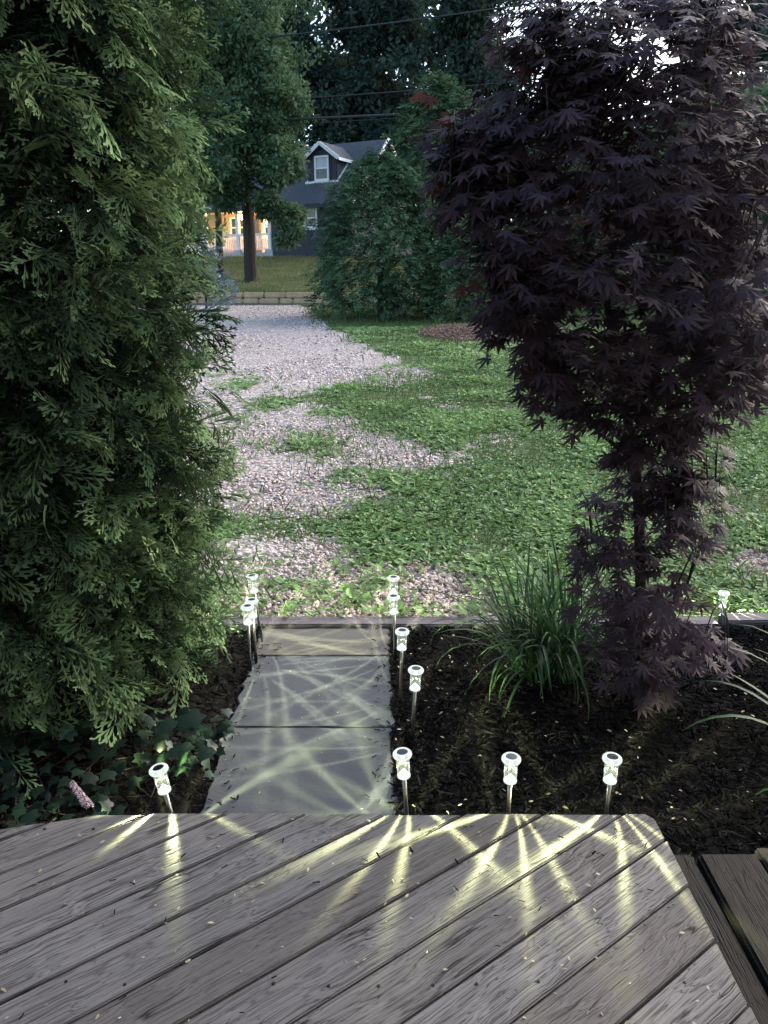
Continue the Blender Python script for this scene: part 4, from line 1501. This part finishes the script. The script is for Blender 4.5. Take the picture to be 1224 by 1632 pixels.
# ------------------------------------------------------------------ hedge conifers by the drive
def conifer(name, label, base, rx, h, n, seed, mat, size, group=None, shape=.6):
    rg = np.random.default_rng(seed)
    t = thing(name, label, 'shrub', base, group=group)
    MB().tube([(0, 0, -.1), (0, 0, h * .5), (0, 0, h * .92)], [.1, .07, .02], 8).build('trunk', M['bark'], t)
    nb = n // 9
    P_, D_, N_, V_ = [], [], [], []
    for b in range(nb):
        q = rg.random() ** .9
        th = rg.uniform(0, 6.283)
        if math.sin(th) > .45 and rg.random() < .7: th = -th
        prof = (1 - q ** 2.2) ** shape * (.86 + .14 * math.sin(5 * th + 9 * q + seed)) * (.92 if q > .08 else .85)
        r_ = rx * prof * rg.uniform(.86, 1.06)
        o = np.array([math.cos(th), math.sin(th), 0])
        tn = np.array([-math.sin(th), math.cos(th), 0])
        c = o * r_ + np.array([0, 0, q * h + .08])
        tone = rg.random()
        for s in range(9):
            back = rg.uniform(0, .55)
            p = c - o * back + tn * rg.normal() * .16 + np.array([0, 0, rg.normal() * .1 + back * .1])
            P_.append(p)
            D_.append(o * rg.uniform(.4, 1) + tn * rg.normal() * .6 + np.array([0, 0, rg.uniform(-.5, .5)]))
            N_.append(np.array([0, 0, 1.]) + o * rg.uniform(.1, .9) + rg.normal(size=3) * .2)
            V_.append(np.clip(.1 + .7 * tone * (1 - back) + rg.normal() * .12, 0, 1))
    P_ = np.array(P_)
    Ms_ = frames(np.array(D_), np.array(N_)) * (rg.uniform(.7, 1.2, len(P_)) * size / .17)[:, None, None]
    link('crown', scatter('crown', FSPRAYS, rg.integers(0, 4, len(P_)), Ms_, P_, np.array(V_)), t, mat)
    return t


HG = 'conifers beside the gravel drive'
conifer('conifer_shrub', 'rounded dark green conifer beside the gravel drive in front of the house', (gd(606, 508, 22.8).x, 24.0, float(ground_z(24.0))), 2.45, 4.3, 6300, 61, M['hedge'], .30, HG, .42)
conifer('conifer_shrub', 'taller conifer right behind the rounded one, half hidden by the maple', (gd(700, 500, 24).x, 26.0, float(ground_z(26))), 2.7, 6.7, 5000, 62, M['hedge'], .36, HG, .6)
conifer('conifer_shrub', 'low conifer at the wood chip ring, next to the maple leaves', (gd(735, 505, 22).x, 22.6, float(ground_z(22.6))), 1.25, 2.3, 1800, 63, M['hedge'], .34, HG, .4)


# ------------------------------------------------------------------ deciduous trees
def tree(label, base, blobs, nleaf, size, mat, seed, trunk_r, trunk_top, group, name='tree', bark='grey_bark', limbs_n=10):
    rg = np.random.default_rng(seed)
    t = thing(name, label, 'tree', base, group=group)
    mb = MB()
    tp = Vector((rg.uniform(-.2, .2), 0, trunk_top))
    mb.tube([(0, 0, -.2), (0, 0, .15), tp * .35 + Vector((.05, 0, 0)), tp * .7, tp], [trunk_r * 1.25, trunk_r, trunk_r * .9, trunk_r * .72, trunk_r * .4], 12)
    for (c, r_, w_) in blobs[:limbs_n]:
        s = tp * rg.uniform(.5, .95)
        c_ = Vector(c)
        mb.tube([s, (s + c_) / 2 + Vector((0, 0, .3)), c_], [trunk_r * .4, trunk_r * .22, trunk_r * .06], 6)
    mb.build('trunk', M[bark], t)
    tot = sum(b[2] for b in blobs)
    P_, V_ = [], []
    for (c, r_, w_) in blobs:
        n = int(nleaf * w_ / tot)
        nc = max(4, n // 26)
        # sub clumps sit on the shell of each blob, leaves round the sub clumps
        d = rg.normal(size=(nc, 3))
        d /= np.linalg.norm(d, axis=1, keepdims=True)
        cc = np.array(c) + d * np.array(r_) * rg.uniform(.45, 1.0, (nc, 1))
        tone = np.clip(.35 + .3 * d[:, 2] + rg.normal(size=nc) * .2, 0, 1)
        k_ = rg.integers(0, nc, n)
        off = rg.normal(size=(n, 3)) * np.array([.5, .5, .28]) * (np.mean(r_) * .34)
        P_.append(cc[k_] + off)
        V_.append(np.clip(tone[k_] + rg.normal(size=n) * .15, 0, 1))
    P_, V_ = np.concatenate(P_), np.concatenate(V_)
    n = len(P_)
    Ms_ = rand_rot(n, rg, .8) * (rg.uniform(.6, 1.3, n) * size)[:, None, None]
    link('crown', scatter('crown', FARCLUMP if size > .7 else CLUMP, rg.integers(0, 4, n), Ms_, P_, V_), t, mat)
    return t


def blobs(pts, base):
    return [((np.array(gd(a, b, d)) - np.array(base)), (rx, rx, rz), w_) for a, b, d, rx, rz, w_ in pts]


TG = 'trees around the house'
b0 = np.array([*gd(400, 445, 34)])
b0[2] = float(ground_z(34))
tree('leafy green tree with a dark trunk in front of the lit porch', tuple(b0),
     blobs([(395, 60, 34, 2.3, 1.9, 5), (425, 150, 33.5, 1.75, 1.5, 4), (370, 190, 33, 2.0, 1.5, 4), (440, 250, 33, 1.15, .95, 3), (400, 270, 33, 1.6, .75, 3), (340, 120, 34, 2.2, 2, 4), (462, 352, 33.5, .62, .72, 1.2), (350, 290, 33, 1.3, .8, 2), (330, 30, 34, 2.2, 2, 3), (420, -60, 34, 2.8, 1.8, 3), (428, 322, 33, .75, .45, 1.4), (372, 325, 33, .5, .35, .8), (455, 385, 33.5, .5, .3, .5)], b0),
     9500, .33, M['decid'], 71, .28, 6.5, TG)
for i, (lb, bp, top, w_, n_, sd) in enumerate((
        ('tall dark tree behind the house, above the dormer side of the ridge', (-8.5, 57), 22, 5.2, 4500, 81),
        ('tall dark tree behind the house right of the dormer', (-1.6, 58), 24, 5.5, 5200, 82),
        ('tall dark tree beyond the right end of the house', (5.2, 55), 22, 4.2, 4500, 83),
        ('tall dark tree at far left behind the leafy tree', (-15.5, 52), 22, 5.5, 2800, 84))):
    bz = 2.83
    bl = []
    r2 = np.random.default_rng(sd)
    for q in range(16):
        h = .12 + .9 * q / 16
        ww = w_ * (1 - abs(h - .5) ** 2.0 * 1.3)
        bl.append((np.array([r2.uniform(-.6, .6) * ww, r2.uniform(-.5, .3) * ww, h * top]), (ww * .6, ww * .6, ww * .42), 1))
    tree(lb, (bp[0], bp[1], bz), bl, n_, 1.15, M['far'], sd, .4, top * .8, TG)
for i, (lb, bp, top, w_, n_, sd) in enumerate((
        ('lower distant tree behind the maple, left of the bright sky gap', (12.2, 60), 12.0, 4.2, 2400, 91),
        ('lower distant tree behind the maple under the bright sky gap', (19.5, 60), 11.0, 4.6, 2400, 92),
        ('tree behind the right side of the maple crown', (17.5, 38), 12.0, 3.6, 3600, 93),
        ('broad bush row tree behind the maple at lower right', (8.6, 31), 6.2, 3.4, 3000, 94),
        ('second bushy tree behind the maple at the right frame edge', (13.8, 30), 7.4, 3.6, 3000, 95))):
    bz = float(ground_z(bp[1]))
    bl = []
    r2 = np.random.default_rng(sd)
    for q in range(12):
        h = .1 + .85 * q / 12
        ww = w_ * (1 - abs(h - .45) ** 2.0 * 1.8)
        bl.append((np.array([r2.uniform(-.7, .7) * ww, r2.uniform(-.5, .3) * ww, h * top]), (ww * .6, ww * .6, ww * .4), 1))
    tree(lb, (bp[0], bp[1], bz), bl, n_, .5, M['far' if i < 3 else 'decid'], sd, .25, top * .75, TG)

# the wood far behind, one mass
rg = np.random.default_rng(99)
n = 4200
x = rg.uniform(-60, 52, n)
topz = np.where(x < 9, 30.0, np.where(x < 28, 13.5, 17.0)) * (.8 + .3 * vnoise(x * .25, x * 0, 9))
q = rg.random(n)
P_ = np.stack([x, 80 + rg.uniform(-4, 4, n) + 6 * vnoise(x * .3, q * 6, 2), 2.8 + topz * q], 1)
V_ = np.clip(vnoise(x * .5, q * 12, 4) * .8 + rg.normal(size=n) * .12, 0, 1)
props(link('far_wood', scatter('far_wood', FARCLUMP, rg.integers(0, 4, n), rand_rot(n, rg, .8) * rg.uniform(2.6, 4.6, n)[:, None, None], P_, V_), None, M['far']),
      'dark wood far behind the house', 'wood', kind='stuff')

# slender dark trunk and pale blue conifer branch by the lawn at the left
b1 = np.array([*gd(352, 448, 35)])
b1[2] = float(ground_z(35))
tree('slender dark tree left of the leafy tree, partly behind the arborvitae', tuple(b1), blobs([(335, 260, 35, 1.2, 1.2, 2), (320, 180, 35, 1.4, 1.5, 2), (340, 60, 36, 1.6, 1.5, 2)], b1), 1500, .28, M['decid'], 73, .16, 6, TG)

bz = float(ground_z(16))
sp0 = gd(362, 440, 16)
sp = thing('spruce_sapling', 'small pale blue spruce sapling at the drive edge behind the arborvitae', 'tree', (sp0.x - .45, 16, bz))
mb = MB()
mb.tube([(0, 0, -.05), (0, 0, .9), (0, .0, 2.1)], [.035, .025, .008], 8)
P_, D_, N_ = [], [], []
rg = np.random.default_rng(77)
for i in range(26):
    h = .35 + 1.6 * i / 26
    th = rg.uniform(0, 6.28)
    o = np.array([math.cos(th), math.sin(th), .35])
    ln = .75 * (1.15 - h / 2.2)
    mb.tube([(0, 0, h), tuple(np.array([0, 0, h]) + o * ln)], [.01, .003], 5)
    for s in range(9):
        q = .25 + .75 * s / 9
        P_.append(np.array([0, 0, h]) + o * ln * q)
        D_.append(o + rg.normal(size=3) * .6)
        N_.append(np.array([0, 0, 1.]) + rg.normal(size=3) * .4)
mb.build('trunk', M['grey_bark'], sp)
P_ = np.array(P_)
M['spruce'] = leaf_mat('spruce_needle', (0.09, 0.13, 0.13), (0.2, 0.26, 0.26), None, .15)
link('crown', scatter('crown', FSPRAYS, rg.integers(0, 4, len(P_)), frames(np.array(D_), np.array(N_)) * 1.3, P_, rg.random(len(P_))), sp, M['spruce'])

# ------------------------------------------------------------------ house
PHI = R(28)
TP = math.tan(R(41))
# local frame: x along the ridge to the right end, y towards the back, origin under the right ridge end at lawn level
hb = 2.62
house = thing('house', 'dark navy house with white trimmed dormer and lit porch across the road', 'house', (0.0, 43.0, hb), -PHI)
ZR = 8.586 - hb
ZE = 5.33 - hb
RW = 3.45          # front wall distance from the ridge
LN = 12.0
# front wall with real openings: window pair and porch recess
fw = MB()
W0, W1, ZS, ZT = -3.62, -1.92, 1.58, 2.55
P0, P1 = -11.0, -4.75
fw.box(P1, W0, -RW, -RW + .2, 0, ZE).box(W1, 0, -RW, -RW + .2, 0, ZE).box(W0, W1, -RW, -RW + .2, 0, ZS).box(W0, W1, -RW, -RW + .2, ZT, ZE)
fw.box(-LN, P0, -RW, -RW + .2, 0, ZE).box(P0, P1, -RW, -RW + .2, 2.62, ZE)
fw.build('front_wall', M['siding'], house)
for i in range(14):
    MB().box(P1 + .01, -.01, -RW - .02, -RW - .001, .12 * i + .05, .12 * i + .155).build('siding_board', M['siding'], house)
MB().add([(0, -RW, 0), (0, RW, 0), (0, RW, ZE), (0, 0, ZE + RW * TP), (0, -RW, ZE), (-.2, -RW, 0), (-.2, RW, 0), (-.2, RW, ZE), (-.2, 0, ZE + RW * TP), (-.2, -RW, ZE)],
         [(0, 1, 2, 3, 4), (9, 8, 7, 6, 5), (0, 4, 9, 5), (1, 6, 7, 2), (2, 7, 8, 3), (3, 8, 9, 4), (0, 5, 6, 1)]).build('gable_wall', M['siding'], house)
MB().box(-LN, -.2, RW - .2, RW, 0, ZE).build('back_wall', M['siding'], house)
MB().box(-LN - .1, .1, -RW - .12, RW + .1, -.6, .12).build('foundation', M['concrete'], house)
OV = 3.75
rf = MB()
for s in (-1, 1):
    V_ = [(.25, 0, ZR), (-LN, 0, ZR), (-LN, s * OV, ZR - OV * TP), (.25, s * OV, ZR - OV * TP)]
    V_ += [(a, b, c - .12) for a, b, c in V_]
    rf.add(V_, [(0, 1, 2, 3), (7, 6, 5, 4), (0, 3, 7, 4), (1, 5, 6, 2), (2, 6, 7, 3), (0, 4, 5, 1)])
roof = rf.build('roof', M['shingle'], house)
for s in (-1, 1):
    MB().bar((.28, 0, ZR - .04), (.28, s * OV, ZR - OV * TP - .04), .07, .2, (0, 0, 1)).build('rake_trim', M['white'], house)
MB().box(-LN, .2, -OV - .05, -OV + .0, ZR - OV * TP - .2, ZR - OV * TP - .01).build('gutter', M['siding'], house)


def window(x0, x1, y, z0, z1, parent, blind=0.0):
    """sash window facing -y with its frame, sill and panes"""
    w_ = thing('window', None, None)
    del_ = w_
    w_.parent = parent
    f = .09
    MB().box(x0, x0 + f, y - .06, y, z0, z1).box(x1 - f, x1, y - .06, y, z0, z1).box(x0 + f, x1 - f, y - .06, y, z1 - f, z1).box(x0 + f, x1 - f, y - .06, y, z0, z0 + f).build('frame', M['white'], w_)
    zm = (z0 + z1) / 2
    MB().box(x0 + f, x1 - f, y - .04, y, zm - .035, zm + .035).build('sash_rail', M['white'], w_)
    MB().box(x0 + f, x1 - f, y + .0, y + .02, z0 + f, zm - .035).build('pane', M['glass'], w_)
    MB().box(x0 + f, x1 - f, y + .0, y + .02, zm + .035, z1 - f).build('pane', M['blind'] if blind else M['glass'], w_)
    MB().box(x0 - .07, x1 + .07, y - .12, y + .0, z0 - .09, z0 - .003).build('sill', M['white'], w_)
    return w_


window(W0, -2.82, -RW + .02, ZS, ZT, house)
window(-2.70, W1, -RW + .02, ZS, ZT, house)
MB().box(-2.815, -2.705, -RW - .05, -RW + .12, ZS, ZT).build('mullion', M['white'], house)
MB().box(W0 - .1, W1 + .1, -RW - .045, -RW - .002, ZT + .002, ZT + .13).build('header_trim', M['white'], house)

# dormer
DC, DWd, DY = -2.2, .88, -2.45
DB, DE, DPk = ZR - 2.45 * TP - .02, 7.58 - hb, 8.2 - hb
dm = MB()
dm.add([(DC - DWd, DY, DB), (DC + DWd, DY, DB), (DC + DWd, DY, DE), (DC, DY, DPk), (DC - DWd, DY, DE),
        (DC - DWd, -.6, DB), (DC + DWd, -.6, DB), (DC + DWd, -.6, DE), (DC, -.6, DPk), (DC - DWd, -.6, DE)],
       [(0, 1, 2, 3, 4), (1, 6, 7, 2), (0, 4, 9, 5), (5, 9, 8, 7, 6)])
dorm = dm.build('dormer', M['siding'], house)
for i in range(7):
    x = DC - DWd + .12 + i * .26
    zt = DE + (DPk - DE) * (1 - abs(x - DC) / DWd) - .06
    MB().box(x - .02, x + .02, DY - .03, DY - .001, DB + .06, zt).build('batten', M['siding'], dorm)
dr = MB()
for s in (-1, 1):
    sl_ = (DPk - DE) / DWd
    xe = DC + s * (DWd + .2)
    ze = DE - .2 * sl_
    V_ = [(DC, DY - .22, DPk + .1), (xe, DY - .22, ze + .1), (xe, -.1, ze + .1), (DC, -.1, DPk + .1)]
    V_ += [(a, b, c - .08) for a, b, c in V_]
    dr.add(V_, [(0, 1, 2, 3), (7, 6, 5, 4), (0, 4, 5, 1), (1, 5, 6, 2), (2, 6, 7, 3), (0, 3, 7, 4)])
dr.build('dormer_roof', M['shingle'], dorm)
for s in (-1, 1):
    sl_ = (DPk - DE) / DWd
    xe, ze = DC + s * (DWd + .2), DE - .2 * sl_
    MB().bar((DC, DY - .245, DPk + .02), (xe, DY - .245, ze + .02), .05, .17, (0, 0, 1)).build('rake_trim', M['white'], dorm)
    MB().bar((xe, DY - .2, ze - .0), (xe, -1.1, ze - .0), .05, .14).build('eave_trim', M['white'], dorm)
    xs = DC + s * (DWd + .02)
    MB().bar((xs, DY, DB + .03), (xs, DY + (DE - DB) / TP, DE + .03), .06, .1).build('flashing_trim', M['white'], dorm)
MB().box(DC - DWd - .1, DC + DWd + .06, DY - .1, DY - .002, DB - .05, DB + .05).build('base_trim', M['white'], dorm)
window(DC - .42, DC + .42, DY - .035, DB + .06, DB + 1.22, dorm, 1)

# porch
pw = MB().box(P0, P1, -RW + 1.9, -RW + 2.0, .5, ZE).build('porch_wall', M['porch_wall'], house)
MB().box(P0, P1, -RW + .0, -RW + 1.9, .12, .5).build('porch_floor', M['concrete'], house)
MB().box(P0, P1, -RW + .2, -RW + 1.9, 2.62, 2.7).build('porch_ceiling', M['white'], house)
MB().box(P1 - .005, P1 + .1, -RW + .2, -RW + 1.9, .5, ZE).build('porch_side', M['porch_wall'], house)
for (a, b_) in ((-8.9, -7.9), (-6.6, -5.7)):
    w_ = window(a, b_, -RW + 1.89, 1.35, 2.45, house)
dr_ = MB().box(-7.55, -6.8, -RW + 1.84, -RW + 1.895, .52, 2.5).build('door', M['brown_door'], house)
MB().box(-7.45, -6.9, -RW + 1.82, -RW + 1.845, 1.5, 2.3).build('pane', M['glass'], dr_)
for x in (-4.93, -7.0, -9.2):
    mb = MB().box(x - .09, x + .09, -RW + .04, -RW + .22, .5, 2.62)
    mb.build('post', M['white'], house)
    V_ = [(x + sx * .3, -RW + .1 + sy * .2, .0) for sx, sy in ((-1, -1), (1, -1), (1, 1), (-1, 1))] + [(x + sx * .24, -RW + .1 + sy * .16, .62) for sx, sy in ((-1, -1), (1, -1), (1, 1), (-1, 1))]
    MB().add(V_, [(3, 2, 1, 0), (4, 5, 6, 7), (0, 1, 5, 4), (1, 2, 6, 5), (2, 3, 7, 6), (3, 0, 4, 7)]).build('pier', M['concrete'], house)
rl = MB().box(P0, P1, -RW + .07, -RW + .15, 1.36, 1.44).box(P0, P1, -RW + .08, -RW + .14, .62, .68).build('railing', M['white'], house)
for i in range(52):
    x = P0 + .06 + i * .12
    MB().box(x - .028, x + .028, -RW + .09, -RW + .13, .68, 1.36).build('baluster', M['white'], rl)
M['bulb'] = simple('warm_bulb', (1, .7, .35), .4, .3, 0, 0, 1, 0, (1.0, .55, .2), 14.0)
for (lx_, ly_) in ((-7.25, -RW + .9), (-5.4, -RW + 1.0)):
    pl = MB().lathe([(0, -.13), (.09, -.1), (.13, 0), (.09, .1), (.02, .14), (.0, .14)], 14).build('porch_lamp', M['bulb'], house, smooth=True)
    pl.location = (lx_, ly_, 2.33)
    MB().tube([(0, 0, .13), (0, 0, .3)], [.012, .012], 6).build('lamp_rod', M['black_plastic'], pl)
    ld = bpy.data.lights.new('porch_light', 'POINT')
    ld.energy = 45
    ld.color = (1.0, .55, .2)
    ld.shadow_soft_size = .12
    lo = bpy.data.objects.new('porch_light', ld)
    COL.objects.link(lo)
    lo.parent = pl
    lo.location = (0, -.25, -.1)

# ------------------------------------------------------------------ overhead wires
for i, (xx, lb) in enumerate(((-24, 'wooden utility pole by the road, out of sight at left'), (26, 'wooden utility pole by the road, out of sight at right'))):
    t = thing('utility_pole', lb, 'pole', (xx, 32.6, 1.2), group='utility poles')
    MB().tube([(0, 0, -.3), (0, 0, 6), (0, 0, 13.0)], [.16, .14, .11], 12).build('shaft', M['pole'], t)
    MB().bar((-.0, -1, 12.2), (0, 1, 12.2), .1, .1).build('crossarm', M['pole'], t)
for (p, q, r_, d, lb) in (((470, 190), (690, 180), .045, 32.6, 'lowest thick overhead cable above the house roof'),
                          ((470, 158), (720, 140), .02, 32.6, 'middle thin overhead wire above the house roof'),
                          ((480, 55), (790, 15), .028, 32.4, 'highest overhead wire across the dark trees'),
                          ((560, 193), (700, 184), .012, 32.8, 'thin wire just under the lowest overhead cable')):
    a, b = gd(*p, d), gd(*q, d)
    sl_ = (b.z - a.z) / (b.x - a.x)
    pts = []
    for s in np.linspace(-24, 26, 24):
        mid = (a.x + b.x) / 2
        z = a.z + sl_ * (s - a.x) + .0018 * (s - mid) ** 2
        pts.append((s, d, z))
    MBw = MB().tube(pts, [r_] * 24, 6).build('overhead_wire', M['wire'], None, smooth=True)
    props(MBw, lb, 'wire', 'overhead wires')
